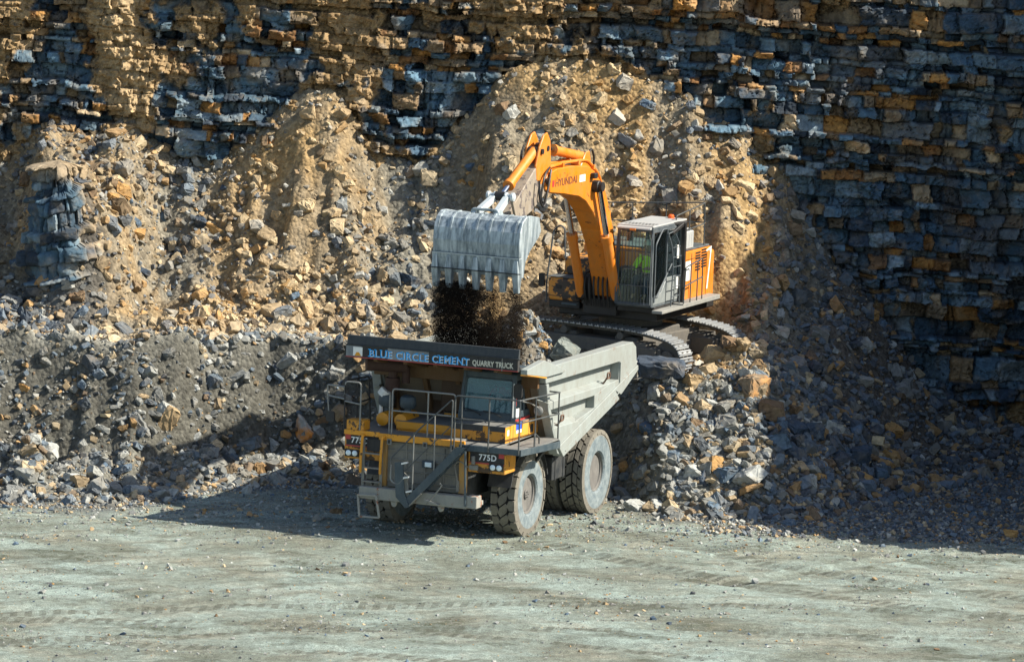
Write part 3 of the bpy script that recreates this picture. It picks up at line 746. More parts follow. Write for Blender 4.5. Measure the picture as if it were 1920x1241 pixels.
# (left, top, right, bottom in the photograph, template, material, tilt, label)
HAND = [
 (1196, 668, 1286, 712, 7, SLABM, (0.05, 0.05, 0.05), 'long dark slab with a dusty top lying below the near excavator track'),
 (1378, 690, 1447, 742, 1, ORANGE, (0.1, -0.15, 0.7), 'large orange faced boulder right of the dark slab, biggest on the heap'),
 (1416, 740, 1472, 787, 3, BM['brown'], (0.2, 0.15, 0.3), 'brown block just below the large orange faced boulder'),
 (1310, 640, 1360, 692, 2, BM['tan'], (0.3, 0.5, 0.2), 'pointed tan boulder between the ends of the two excavator tracks'),
 (1346, 628, 1402, 664, 8, BM['brown'], (0.5, 0.3, 0.9), 'brown flat boulder leaning against the far excavator track'),
 (1286, 655, 1320, 690, 13, BM['sand'], (0.3, 0.1, 0.2), 'sandy rounded rock right against the end of the near track'),
 (1330, 848, 1376, 886, 9, BM['ochre'], (0.9, 0.2, 0.4), 'bright ochre slab face up on the lower heap, right of the rear wheel'),
 (1308, 828, 1362, 862, 6, BM['pale grey'], (0.3, -0.4, 0.3), 'pale slab just above the bright ochre slab'),
 (1276, 860, 1318, 905, 0, BM['pale grey'], (0.4, 0.4, 0.3), 'pale angular boulder left of the bright ochre slab'),
 (1146, 900, 1198, 952, 12, BM['grey'], (0.2, 0.2, 0.1), 'big grey rounded boulder touching the rear wheel of the dump truck'),
 (1184, 871, 1226, 909, 14, BM['tan'], (0.3, 0.2, 0.4), 'tan rounded boulder above the grey boulder by the rear wheel'),
 (1158, 856, 1190, 888, 4, BM['ochre'], (0.6, 0.5, 0.4), 'rusty wedge of rock at the top edge of the rear wheel shadow'),
 (1168, 933, 1216, 966, 5, BM['pale grey'], (0.3, -0.2, 0.9), 'pale block at the toe of the heap just right of the rear wheel'),
 (1218, 928, 1262, 962, 9, BM['pale grey'], (0.4, 0.3, 0.5), 'pale split slab second from the rear wheel along the toe'),
 (1248, 905, 1280, 940, 16, BM['blue grey'], (0.2, 0.4, 0.2), 'blue grey rock standing behind the pale split slab at the toe'),
 (1246, 950, 1288, 972, 19, BM['grey'], (0.1, 0.1, 0.1), 'long low grey rock at the very toe in front of the heap'),
 (1308, 930, 1362, 965, 15, BM['blue grey'], (0.2, 0.1, 0.6), 'wide blue grey boulder alone in the shade at the heap toe'),
 (1394, 735, 1420, 760, 2, BM['pale grey'], (0.6, 0.2, 0.9), 'white sunlit chip left of the brown block'),
 (1398, 775, 1424, 802, 3, BM['pale grey'], (0.3, 0.2, 0.2), 'white sunlit rock below the brown block'),
 (1430, 868, 1466, 898, 1, BM['brown'], (0.2, 0.1, 0.5), 'dark brown block low in the shaded heap'),
 (1480, 885, 1506, 908, 13, BM['sand'], (0.2, 0.1, 0.5), 'yellowish rock low in the shaded heap'),
 (1596, 882, 1636, 910, 15, BM['ochre'], (0.1, 0.1, 0.2), 'orange brown rock at the lowest edge of the shaded heap'),
 (1640, 832, 1694, 864, 12, BM['ochre'], (0.1, 0.3, 0.2), 'orange brown boulder at the right end of the shaded heap'),
 (1500, 838, 1536, 858, 5, BM['tan'], (0.1, 0.1, 0.1), 'tan brick shaped rock in the middle of the shaded heap'),
 (1480, 914, 1502, 934, 0, BM['tan'], (0.2, 0.3, 0.6), 'small tan cube on the shaded gravel below the heap'),
 (1502, 962, 1530, 982, 2, BM['ochre'], (0.5, 0.3, 0.6), 'orange rock alone near the edge of the shadow on the floor'),
 (58, 818, 112, 860, 12, BM['pale grey'], (0.2, 0.2, 0.3), 'large white boulder in the face of the left bench'),
 (238, 905, 284, 934, 3, BM['pale grey'], (0.1, 0.1, 0.5), 'large pale block at the foot of the left bench'),
 (188, 898, 230, 932, 0, BM['grey'], (0.3, 0.2, 0.3), 'grey angular block next to the large pale block at the bench foot'),
 (12, 905, 52, 928, 7, BM['grey'], (0.1, 0.1, 0.1), 'flat grey slab at the bench foot near the left edge'),
 (238, 762, 286, 812, 18, BM['grey'], (0.2, 1.0, 0.2), 'grey rock standing on end left of the leaning tan slab'),
 (284, 716, 308, 765, 20, BM['grey'], (0.1, 1.35, 0.2), 'upright grey slab above the leaning tan slab'),
 (286, 742, 342, 813, 19, BM['tan'], (0.2, -1.05, 0.0), 'long tan slab leaning against the face of the left bench'),
 (546, 765, 598, 828, 12, RUSTY, (0.3, 0.7, 0.3), 'rust stained white boulder in the bench face left of the dump truck'),
 (590, 772, 622, 808, 14, BM['brown'], (0.3, 0.2, 0.3), 'brown boulder touching the rust stained white boulder'),
 (588, 858, 622, 886, 1, BM['brown'], (0.3, 0.2, 0.7), 'brown block on the slope below the rust stained boulder'),
 (614, 948, 641, 971, 4, BM['brown'], (0.05, 0.05, 0.4), 'dark brown cube in the truck shadow left of the front wheel'),
 (445, 905, 478, 935, 13, BM['pale grey'], (0.2, 0.1, 0.5), 'pale rock at the bench foot in the middle of the shadow gap'),
 (352, 740, 372, 762, 15, BM['grey'], (0.2, 0.4, 0.5), 'grey rock under the bench overhang right of the tan slab'),
 (1392, 390, 1420, 416, 0, BM['sand'], (0.4, 0.2, 0.5), 'pale cracked block on the slope right of the roof railing'),
 (1372, 412, 1398, 434, 3, BM['sand'], (0.3, 0.5, 0.2), 'lower pale cracked block on the slope right of the roof railing'),
 (208, 335, 248, 368, 3, BM['ochre'], (0.2, 0.3, 0.7), 'ochre cube at the top of the left slope beside the standing outcrop'),
 (196, 355, 226, 382, 1, BM['ochre'], (0.4, 0.3, 0.3), 'ochre block just below the ochre cube on the left slope'),
 (384, 408, 424, 445, 12, BM['ochre'], (0.2, 0.3, 0.7), 'ochre boulder at the left edge of the tan rubble tongue'),
 (562, 192, 594, 224, 13, BM['tan'], (0.2, 0.3, 0.7), 'tan boulder crowning the tall rubble tongue left of the bucket'),
 (1200, 180, 1232, 205, 6, BM['blue grey'], (0.2, 0.3, 0.7), 'blue grey slab high on the rubble above the excavator'),
]
rocks = []   # (object, px, py, size, colour, shape, label)
for (x0, y0, x1, y1, ti, mt, tilt, lab) in HAND:
    cx_, cy_ = (x0 + x1) / 2, (y0 + y1) / 2
    P = on_pixel(cx_, y1 - (y1 - y0) * 0.35) if lab.startswith('dark brown cube') or 'alone' in lab else on_pixel(cx_, cy_ + (y1 - y0) * 0.15)
    if lab.startswith('long dark slab'): P = on_pixel(cx_, cy_, 8.0)
    if lab.startswith('brown flat boulder') or lab.startswith('pointed tan'): P = on_pixel(cx_, cy_, 9.5)
    V = TPL[ti][1][0]; R = Euler(tilt).to_matrix(); W = np.array([tuple(R @ Vector(v)) for v in V])
    dist = P[1] + CAM_D; mpp = dist / 9240
    wx = (x1 - x0) * mpp / (W[:, 0].max() - W[:, 0].min()); wz = (y1 - y0) * mpp / (W[:, 2].max() - W[:, 2].min())
    s0 = (wx * wz) ** 0.5 * 0.97; ax = (wx / wz) ** 0.5
    ax = min(1.25, max(0.8, ax))
    if lab.startswith('long dark slab'): s0, sc3 = wx, (1.0, 0.8, wz / wx)
    else: sc3 = (ax, 1, 1 / ax)
    o = put_rock(ti, mt, tuple(P), s0, tilt, sc3)
    tag(o, lab, 'boulder', 'boulders lying loose in the quarry')
    rocks.append((o, cx_, cy_, s0, None, None, lab))
# scattered ones: most in the rubble heap below the excavator, the rest along the bench and on the slopes
AREAS = [ # n, px box, size range, word for the place
 (46, (1300, 800, 1700, 905), (0.36, 0.74), 'in the shaded blocky heap'),
 (24, (1150, 790, 1330, 960), (0.28, 0.58), 'in rubble by the rear wheel'),
 (24, (1290, 640, 1500, 800), (0.26, 0.55), 'below the excavator tracks'),
 (14, (1290, 480, 1500, 640), (0.18, 0.36), 'right of the excavator'),
 (14, (1450, 900, 1915, 1010), (0.16, 0.32), 'on the shaded gravel'),
 (14, (1450, 560, 1700, 760), (0.25, 0.5), 'below the right rock wall'),
 (28, (5, 800, 540, 925), (0.22, 0.46), 'at the left bench foot'),
 (22, (5, 660, 640, 800), (0.22, 0.42), 'in the left bench face'),
 (26, (5, 560, 800, 650), (0.20, 0.40), 'along the left bench top'),
 (22, (5, 330, 380, 540), (0.25, 0.5), 'around the standing outcrop'),
 (24, (380, 230, 800, 540), (0.22, 0.5), 'on the slope left of the bucket'),
 (18, (800, 160, 1160, 380), (0.22, 0.48), 'on the slope behind the boom'),
 (10, (1170, 190, 1460, 400), (0.22, 0.45), 'on the slope above the cab'),
]
AVOID = [(640, 600, 1200, 1015), (800, 390, 1020, 660), (1020, 400, 1350, 640), (930, 240, 1180, 560), (1000, 590, 1300, 700)]
taken = [((a + c) / 2, (b + d) / 2, (c - a) / 2) for a, b, c, d, *_ in HAND]
SZ = [(0.28, 'small'), (0.40, 'medium'), (9, 'large')]
SHAPE = {'block': 'blocky', 'slab': 'flat', 'lump': 'rounded', 'long': 'long'}
CW = {'blue grey': 'blue grey', 'slate dark': 'dark slate', 'pale grey': 'pale grey', 'grey': 'dull grey', 'tan': 'tan', 'ochre': 'ochre', 'brown': 'dark brown', 'sand': 'pale sandy'}
for (n, (x0, y0, x1, y1), (sa, sb), place) in AREAS:
    k = 0; tries = 0
    while k < n and tries < 4000:
        tries += 1
        px, py = rk.uniform(x0, x1), rk.uniform(y0, y1)
        if any(a < px < c and b < py < d for a, b, c, d in AVOID): continue
        size = sa + (sb - sa) * rk.random() ** 1.6; rp = size * 76 * 0.5
        if any(math.hypot(px - a, py - b) < (r + rp) * 0.72 for a, b, r in taken): continue
        P = on_pixel(px, py)
        if P[1] > 17.2: continue
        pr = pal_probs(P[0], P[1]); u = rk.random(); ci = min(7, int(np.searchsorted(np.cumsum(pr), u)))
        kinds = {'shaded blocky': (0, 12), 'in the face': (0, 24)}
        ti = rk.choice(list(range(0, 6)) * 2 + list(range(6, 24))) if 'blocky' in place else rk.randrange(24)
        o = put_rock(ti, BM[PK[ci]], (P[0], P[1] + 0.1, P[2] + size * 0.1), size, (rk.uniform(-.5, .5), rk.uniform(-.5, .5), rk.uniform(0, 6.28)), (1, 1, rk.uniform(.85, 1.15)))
        taken.append((px, py, rp)); k += 1
        rocks.append((o, px, py, size, PK[ci], TPL[ti][0], place))
# labels: look first, then height on the slope, then order from the left
auto = [r for r in rocks if r[4]]
mid = {}
for r in auto: mid.setdefault(r[6], []).append(r[2])
mid = {k: sorted(v) for k, v in mid.items()}
def third(r):
    v = mid[r[6]]; i = v.index(r[2]) / max(1, len(v) - 1); return 'upper' if i < .34 else 'middle' if i < .67 else 'lower'
grp = {}
for r in auto:
    szw = next(wd for lim, wd in SZ if r[3] < lim)
    grp.setdefault((szw, CW[r[4]], SHAPE[r[5]], r[6]), []).append(r)
ORD = ['leftmost', 'second from left', 'third from left', 'fourth from left', 'fifth from left', 'sixth from left']
for (szw, cw, shp, place), rs_ in grp.items():
    base = f'{szw} {cw} {shp} rock'
    if len(rs_) == 1: tag(rs_[0][0], f'{base} {place}', 'rock', 'boulders lying loose in the quarry'); continue
    sub = {}
    for r in rs_: sub.setdefault(third(r), []).append(r)
    for t, q in sub.items():
        q.sort(key=lambda r: r[1])
        for i, r in enumerate(q):
            lab = f'{base} {place}, {t} part' + ('' if len(q) == 1 else f', {ORD[min(i, 5)]}')
            tag(r[0], lab.replace('lowermost', 'lowest').replace('uppermost', 'highest'), 'rock', 'boulders lying loose in the quarry')


# ================================================================== DUMP TRUCK  (local: x across, + is the viewer's right; y from nose to tail; z up)
YEL = paint('yellow paint', (0.68, 0.285, 0.01), 0.45, 0, (0.33, 0.26, 0.15), 0.22, (0.07, 0.04, 0.02), 0.05)
YELC = paint('worn yellow paint', (0.60, 0.25, 0.012), 0.5, 0, (0.24, 0.19, 0.11), 0.35, (0.07, 0.038, 0.015), 0.42, 1.6)
ORG = paint('sun brightened side yellow and edge orange', (0.72, 0.31, 0.03), 0.4, 0, (0.5, 0.38, 0.22), 0.3)  # cab side: sunlit brightness put into the yellow; wing edge: its own orange
DST = paint('dusty grey steel', (0.17, 0.165, 0.145), 0.75, 0.0, (0.30, 0.28, 0.22), 0.7)
BMP = paint('dusty bumper steel', (0.24, 0.24, 0.21), 0.75, 0.0, (0.36, 0.34, 0.28), 0.6, (0.25, 0.10, 0.05), 0.1)
DRK = paint('dark steel', (0.025, 0.03, 0.035), 0.55, 0.2, (0.16, 0.15, 0.12), 0.35)
BLK = paint('black frame', (0.012, 0.013, 0.015), 0.6, 0.0, (0.10, 0.09, 0.07), 0.4)
DTL = paint('dark blue grey paint', (0.035, 0.055, 0.068), 0.5, 0.0, (0.16, 0.18, 0.17), 0.4)
RAILM = paint('rail steel', (0.05, 0.058, 0.062), 0.5, 0.2, (0.2, 0.2, 0.17), 0.4)
RAILL = paint('worn rail steel', (0.20, 0.21, 0.20), 0.5, 0.3, (0.35, 0.3, 0.24), 0.5)
TRD = paint('white body paint', (0.275, 0.305, 0.285), 0.6, 0.0, (0.20, 0.195, 0.165), 0.8, (0.22, 0.20, 0.17), 0.06, 1.1)
TRI = paint('worn body inside', (0.20, 0.17, 0.13), 0.6, 0.3, (0.26, 0.2, 0.13), 0.8)
UND = paint('brown underside', (0.12, 0.06, 0.02), 0.7, 0.0, (0.16, 0.11, 0.06), 0.7)
RUB = paint('tyre rubber', (0.14, 0.13, 0.105), 0.9, 0.0, (0.24, 0.22, 0.175), 0.9, scale=5)
GRV = plain('tyre groove', (0.012, 0.012, 0.012), 0.95)
SWL = paint('dusty sidewall', (0.10, 0.135, 0.15), 0.85, 0.0, (0.30, 0.335, 0.325), 0.9, scale=5)
RIM = paint('dusty rim', (0.13, 0.125, 0.115), 0.7, 0.1, (0.24, 0.225, 0.2), 0.7)
DECKM = paint('dusty deck plate', (0.12, 0.125, 0.12), 0.8, 0, (0.25, 0.235, 0.2), 0.8)
LAMPG = plain('headlight glass', (0.75, 0.85, 0.86), 0.15, 0.0)
WHT = paint('white patch', (0.75, 0.75, 0.7), 0.6, 0, (0.5, 0.48, 0.4), 0.4)
RED = paint('red stripe', (0.42, 0.03, 0.03), 0.5, 0, (0.3, 0.2, 0.15), 0.3)
BLUEL = plain('blue letter', (0.01, 0.36, 0.80), 0.5)
WLET = plain('white letter', (0.70, 0.72, 0.70), 0.55)
STK = plain('sticker blue', (0.02, 0.09, 0.55), 0.5)
def glass_mat(name, col=(0.55, 0.8, 0.85), alpha=0.5):
    if name in MATS: return MATS[name]
    m, n, b = newmat(name)
    out = n.nodes['Material Output']; tr = n.nodes.new('ShaderNodeBsdfTransparent'); tr.inputs[0].default_value = (*col, 1)
    gl = n.nodes.new('ShaderNodeBsdfGlossy'); gl.inputs['Roughness'].default_value = 0.06
    df = n.nodes.new('ShaderNodeBsdfDiffuse'); df.inputs[0].default_value = (col[0] * .35, col[1] * .45, col[2] * .5, 1)
    fr = n.nodes.new('ShaderNodeFresnel'); fr.inputs[0].default_value = 1.5
    m1 = n.nodes.new('ShaderNodeMixShader'); m1.inputs[0].default_value = alpha; n.links.new(tr.outputs[0], m1.inputs[1]); n.links.new(df.outputs[0], m1.inputs[2])
    m2 = n.nodes.new('ShaderNodeMixShader'); n.links.new(fr.outputs[0], m2.inputs[0]); n.links.new(m1.outputs[0], m2.inputs[1]); n.links.new(gl.outputs[0], m2.inputs[2])
    n.links.new(m2.outputs[0], out.inputs[0]); MATS[name] = m; return m
GLS = glass_mat('truck glass', (0.62, 0.88, 0.93), 0.16)

YAW_T = RAD(21.5)
truck = empty('dump_truck', (-1.399, 0.884, 0.0), -YAW_T)
tag(truck, 'yellow and white quarry dump truck being loaded, parked below the excavator', 'dump truck')
AX1, AX2 = 0.48, 4.42

def lug_block(mb, poly, c, r0, r1, m):
    """poly: (across, angle) points wrapped round an x axle"""
    n = len(poly); v = []
    for r, sh in ((r0, 1.0), (r1, 0.95)):
        cx0 = sum(p[0] for p in poly) / n; ca = sum(p[1] for p in poly) / n
        for x, a in poly:
            x = cx0 + (x - cx0) * sh; a = ca + (a - ca) * sh
            v.append((c[0] + x, c[1] + r * sin(a), c[2] + r * cos(a)))
    mb.add(v, [tuple(range(n, 2 * n))] + [(i, (i + 1) % n, n + (i + 1) % n, n + i) for i in range(n)], m)

def tyre(parent, xc, yc, zc, R, W, side, shoulder=False):
    mb = MB(); h = W / 2; rr = R * 0.455
    # carcass: sidewalls bulge, the pale face rings are a second material
    prof = [(rr, -h * .80), (rr + .05, -h * .98), (R * .70, -h * 1.03), (R * (.80 if not shoulder else .86), -h * 1.02), (R * .945, -h * .93), (R * .955, -h * .6), (R * .955, h * .6), (R * .945, h * .93), (R * (.80 if not shoulder else .86), h * 1.02), (R * .70, h * 1.03), (rr + .05, h * .98), (rr, h * .80)]
    mb.lathe(prof, (xc, yc, zc), 56, [1, 1, 1, 2, 0, 0, 0, 2, 1, 1, 1, 2])
    N = 22; st = 2 * pi / N; g = 0.055 * st
    for k in range(N):
        a = k * st
        if not shoulder:   # polygonal blocks in three rows
            lug_block(mb, [(-h, a + g), (-h, a + st - g), (-h * .52, a + st - g), (-h * .34, a + st * .5), (-h * .52, a + g)], (xc, yc, zc), R * .93, R, 2)
            b = a + st * .5
            lug_block(mb, [(h, b + g), (h * .52, b + g), (h * .34, b + st * .5), (h * .52, b + st - g), (h, b + st - g)], (xc, yc, zc), R * .93, R, 2)
            c = a + st * .25
            lug_block(mb, [(-h * .44, c + g * .4), (-h * .27, c + st * .55 - g), (h * .27, c + st * 1.0 - g), (h * .46, c + st * .75), (h * .27, c + g), (-h * .27, c - st * .42)], (xc, yc, zc), R * .93, R * .995, 2)
        else:
            for r_, (xa, xb) in enumerate(((-h, -h * .52), (-h * .46, 0.0), (0.04, h * .50), (h * .55, h))):
                b = a + st * (.5 if r_ % 2 else 0); sk = 0.30 * st * (1 if r_ < 2 else -1)
                lug_block(mb, [(xa, b + g * 1.4), (xb, b + g * 1.4 + sk), (xb, b + st - g * 1.4 + sk), (xa, b + st - g * 1.4)], (xc, yc, zc), R * .925, R, 2)
        # shoulder fins down the sidewall on both sides
        for sgn in (-1, 1):
            b = a + (st * .5 if sgn > 0 else 0)
            p = []
            for rad, dx in ((R, h * .98), (R * .90, h * 1.04)):
                for aa in (b + g * 1.6, b + st - g * 1.6): p.append((xc + sgn * dx, yc + rad * sin(aa), zc + rad * cos(aa)))
            q = [(x - sgn * 0.06, y, z) for x, y, z in p]
            mb.hexa([q[0], q[1], q[3], q[2], p[0], p[1], p[3], p[2]], 2)
    return mb.build('tyre', [GRV, SWL, RUB], parent)

def wheel(name, xc, yc, zc, R, W, side, deep, shoulder):
    mb = MB(); h = W / 2; r = R * 0.46; d = side
    f = xc + d * h * 0.86
    prof = [(r, 0), (r, -0.035 * d), (r * .93, -0.05 * d), (r * .90, -0.10 * d), (r * .88, -(0.34 if deep else 0.26) * d), (r * .55, -(0.36 if deep else 0.28) * d), (r * .50, -(0.30 if deep else 0.16) * d), (r * .28, -(0.28 if deep else 0.14) * d), (0.001, -(0.28 if deep else 0.14) * d)]
    mb.lathe(prof, (f, yc, zc), 40, 0, closed=False)
    mb.cyl((xc - h * .85, yc, zc), (xc + h * .6 * d, yc, zc), r * .88, 24)
    for k in range(12):
        a = k * pi / 6; rb = r * .72
        x = f - (0.36 if deep else 0.28) * d
        mb.cyl((x, yc + rb * cos(a), zc + rb * sin(a)), (x + 0.035 * d, yc + rb * cos(a), zc + rb * sin(a)), 0.022, 6)
    w_ = mb.build('wheel', RIM, truck, smooth=True)
    if not deep:
        hb = MB(); hb.cyl((f - .2 * d, yc, zc), (f - .04 * d, yc, zc), r * .24, 18)
        for k in range(6):
            a = k * pi / 3; hb.cyl((f - .1 * d, yc + r * .15 * cos(a), zc + r * .15 * sin(a)), (f - .015 * d, yc + r * .15 * cos(a), zc + r * .15 * sin(a)), .02, 6)
        hb.build('hub', RIM, w_, bevel=.008)
    tyre(w_, xc, yc, zc, R, W, side, shoulder)
    return w_
wheel('wheel', 1.63, AX1, 0.99, 1.06, 0.64, 1, False, False)
wheel('wheel', -1.74, AX1, 0.99, 1.06, 0.64, -1, False, False)
for sx in (1, -1):
    wheel('wheel', sx * 1.93, AX2, 1.03, 1.09, 0.62, sx, True, True)
    wheel('wheel', sx * 1.20, AX2, 1.03, 1.09, 0.60, sx, True, True)

# chassis
m = MB()
for sx in (-1, 1):
    m.box(sx * .55 - .13, sx * .55 + .13, -1.55, 6.1, 1.0, 1.5)
m.box(-1.45, 1.45, AX1 - .16, AX1 + .16, .82, 1.14); m.box(-1.0, 1.0, AX2 - .3, AX2 + .3, .8, 1.5)
m.box(-1.0, 1.0, 1.6, 2.2, .75, 1.45); m.box(-.9, .9, -1.3, 1.5, 1.0, 2.1)
for sx in (-1, 1):
    m.cyl((sx * 1.05, AX1, 1.0), (sx * 1.0, AX1 + .1, 2.2), .13, 14); m.cyl((sx * .8, 2.2, 1.2), (sx * .85, 3.0, 2.6), .14, 14); m.cyl((sx * .7, AX2, 1.3), (sx * .75, 3.2, 1.5), .12, 12)
    m.beam((sx * 1.5, AX1, .95), (sx * .9, AX1 + .9, 1.0), .12, .12)
m.build('chassis', DRK, truck, bevel=.02)
m = MB(); m.box(1.2, 1.95, 1.95, 2.85, 1.12, 1.72); m.box(1.17, 1.98, 2.1, 2.16, 1.1, 1.74); m.box(1.17, 1.98, 2.65, 2.71, 1.1, 1.74)
m.build('fuel_tank', DRK, truck, bevel=.05, seg=3)
m = MB(); m.box(-1.95, -1.2, 1.95, 2.85, 1.12, 1.72); m.build('hydraulic_tank', DRK, truck, bevel=.05, seg=3)
for sx in (1, -1):
    m = MB(); m.box(sx * 1.35 - .32, sx * 1.35 + .32, 1.66, 1.70, .55, 1.55); m.beam((sx * 1.7, 1.6, 2.3), (sx * 1.66, 1.68, 1.5), .07, .05); m.build('mud_flap', BLK, truck)
    # wheel arch over the front wheel
    m = MB(); P = [(AX1 + 1.27 * cos(RAD(a)), .99 + 1.27 * sin(RAD(a))) for a in range(15, 166, 15)]; Q = [(AX1 + 1.31 * cos(RAD(a)), .99 + 1.31 * sin(RAD(a))) for a in range(165, 14, -15)]
    m.prism(P + Q, 'x', sx * 1.30, sx * 1.92); m.build('wheel_arch', DRK, truck)

# bumper
m = MB(); m.box(-1.62, 1.24, -1.98, -1.72, .92, 1.22); m.box(1.24, 1.53, -2.02, -1.70, .95, 1.25); m.box(-1.6, 1.5, -1.73, -1.5, .98, 1.1)
for x in (-.7, .55): m.prism([(x - .09, .92), (x + .09, .92), (x + .06, .80), (x, .77), (x - .06, .80)], 'y', -1.93, -1.86)
bp = m.build('bumper', BMP, truck, bevel=.015)
m = MB()
for a, b in (((-1.62, 1.02), (-1.12, 1.04)), ((-1.12, 1.04), (-1.02, .50)), ((-1.02, .50), (-1.55, .48)), ((-1.55, .48), (-1.62, 1.02))):
    m.beam((a[0], -2.06, a[1]), (b[0], -2.06 + (.03 if a[1] < 1 else 0), b[1]), .05, .055, up=(0, 1, 0))
m.build('step_bracket', BMP, bp, bevel=.008)
# radiator front
m = MB(); m.box(-1.04, .90, -1.60, -1.40, 1.22, 2.38)
for z in (1.36, 1.62, 1.9, 2.12, 2.3): m.box(-1.03, .89, -1.63, -1.60, z, z + .035)
for x in (-.55, -.05, .45): m.box(x, x + .04, -1.625, -1.60, 1.24, 2.36)
m.box(-1.04, .9, -1.4, -.9, 1.3, 2.3)
gr = m.build('radiator_grille', DST, truck, bevel=.006)
m = MB(); m.box(-.08, .26, -1.70, -1.63, 1.78, 1.96); m.box(-.0, .18, -1.72, -1.70, 1.81, 1.93, 1); m.build('front_lamp', [DTL, LAMPG], truck, bevel=.01)
m = MB()
for x0, x1 in ((-1.22, -1.03), (.90, 1.06)): m.box(x0, x1, -1.70, -1.50, 1.23, 2.40)
m.build('front_post', paint('dusty yellow post', (0.45, 0.23, 0.04), 0.6, 0, (0.28, 0.22, 0.14), 0.9), truck, bevel=.012)
# lamp panels
def lamp_panel(x0, x1, z0, z1, lx, lz, txt, tx, tz, tsize):
    m = MB(); m.box(x0, x1, -1.70, -1.0, z0, z1); o = m.build('lamp_panel', YELC, truck, bevel=.02)
    m = MB(); m.box(x0 + .05, x1 - .03, -1.712, -1.70, tz - .06, tz + .2); pl = m.build('number_plate', BLK, o)
    m = MB(); m.box(x0 + .02, x1 - .02, -1.713, -1.702, tz - .095, tz - .065); m.build('red_stripe', RED, o)
    m = MB(); m.box(x0 + .03 if x0 < 0 else x1 - .17, x0 + .17 if x0 < 0 else x1 - .03, -1.722, -1.7125, tz + .08, tz + .2); m.build('red_marker', RED, o)
    text_mesh('number', txt, tsize, (tx, -1.716, tz), FRONT, WLET, o, bold=.004, xs=.95, spacing=1.08)
    m = MB(); m.box(lx - .02, lx + .36, -1.735, -1.70, lz - .09, lz + .09, 0)
    hb = m.build('lamp_bezel', BLK, o, bevel=.01)
    for i in range(2):
        m = MB(); c = lx + .085 + i * .17
        m.lathe([(.001, -.045), (.045, -.035), (.068, -.015), (.07, .0)], (c, -1.735, lz), 20, 0, 'y', closed=False); m.build('headlight', LAMPG, o, smooth=True)
    return o
lamp_panel(1.14, 2.12, 1.80, 2.31, 1.72, 1.965, '775D', 1.42, 2.12, .21)
lamp_panel(-2.16, -1.22, 1.84, 2.44, -2.12, 1.98, '775D', -1.98, 2.24, .21)
m = MB(); m.box(1.2, 1.42, -1.78, -1.70, 1.86, 1.98); m.cyl((1.3, -1.75, 2.0), (1.28, -1.72, 2.2), .05, 10); m.build('horn', DST, truck, bevel=.01)
m = MB()
m.tube(rounded([(.45, -1.68, 1.35), (.9, -1.72, 1.34), (.88, -1.74, 1.6), (.78, -1.72, 1.95), (.92, -1.7, 2.05), (1.15, -1.68, 1.9)], .12), .018); m.box(.86, .93, -1.74, -1.68, 1.28, 1.55)
m.build('hose', DST, truck)

# deck
m = MB(); m.box(-2.15, .92, -1.70, .9, 2.475, 2.53); m.box(.92, 1.9, -1.70, .9, 2.44, 2.475); dk = m.build('deck', DECKM, truck, bevel=.01)
m = MB(); m.box(-1.22, 1.06, -1.76, -1.70, 2.38, 2.54); m.box(-2.16, -1.22, -1.76, -1.70, 2.44, 2.56); m.build('deck_edge', YEL, dk, bevel=.01)
m = MB()
for x in (-.93, .02, .74): m.box(x - .055, x + .055, -1.80, -1.76, 2.29, 2.43); m.box(x - .03, x + .03, -1.812, -1.80, 2.32, 2.41, 1)
m.build('rail_socket', [RAILL, BLK], dk)
m = MB(); m.box(-2.12, -1.66, -1.72, -1.30, 2.53, 2.80); m.build('battery_box', YELC, truck, bevel=.02)
m = MB(); m.box(-1.08, .46, -1.02, .3, 2.53, 2.76); m.box(-1.08, .46, -1.02, -.99, 2.5, 2.6); m.box(-1.1, .47, -1.0, .3, 2.762, 2.775, 1)
m.box(-.35, .35, .3, .9, 2.55, 2.86, 0); m.box(-.37, .37, .3, .9, 2.862, 2.875, 1); m.build('engine_cover', [YEL, DECKM], truck, bevel=.015)
# platform round the cab
m = MB(); m.box(.92, 2.52, -1.76, -1.20, 2.42, 2.46, 1); m.box(1.90, 2.52, -1.2, .86, 2.36, 2.40, 1)
m.box(.92, 2.54, -1.80, -1.76, 2.32, 2.47); m.hexa([(2.52, -1.8, 2.31), (2.56, -1.8, 2.31), (2.56, .86, 2.16), (2.52, .86, 2.16), (2.52, -1.8, 2.47), (2.56, -1.8, 2.47), (2.56, .86, 2.33), (2.52, .86, 2.33)])
m.box(1.9, 2.54, .84, .88, 2.16, 2.36)
m.build('walkway', [DTL, DECKM], truck, bevel=.006)
for a_, b_ in (((2.3, .6, 2.2), (1.6, 1.0, 1.4)), ((2.2, -1.2, 2.35), (1.2, -1.3, 1.9))):
    m = MB(); m.beam(a_, b_, .07, .07); m.build('platform_strut', DRK, truck)
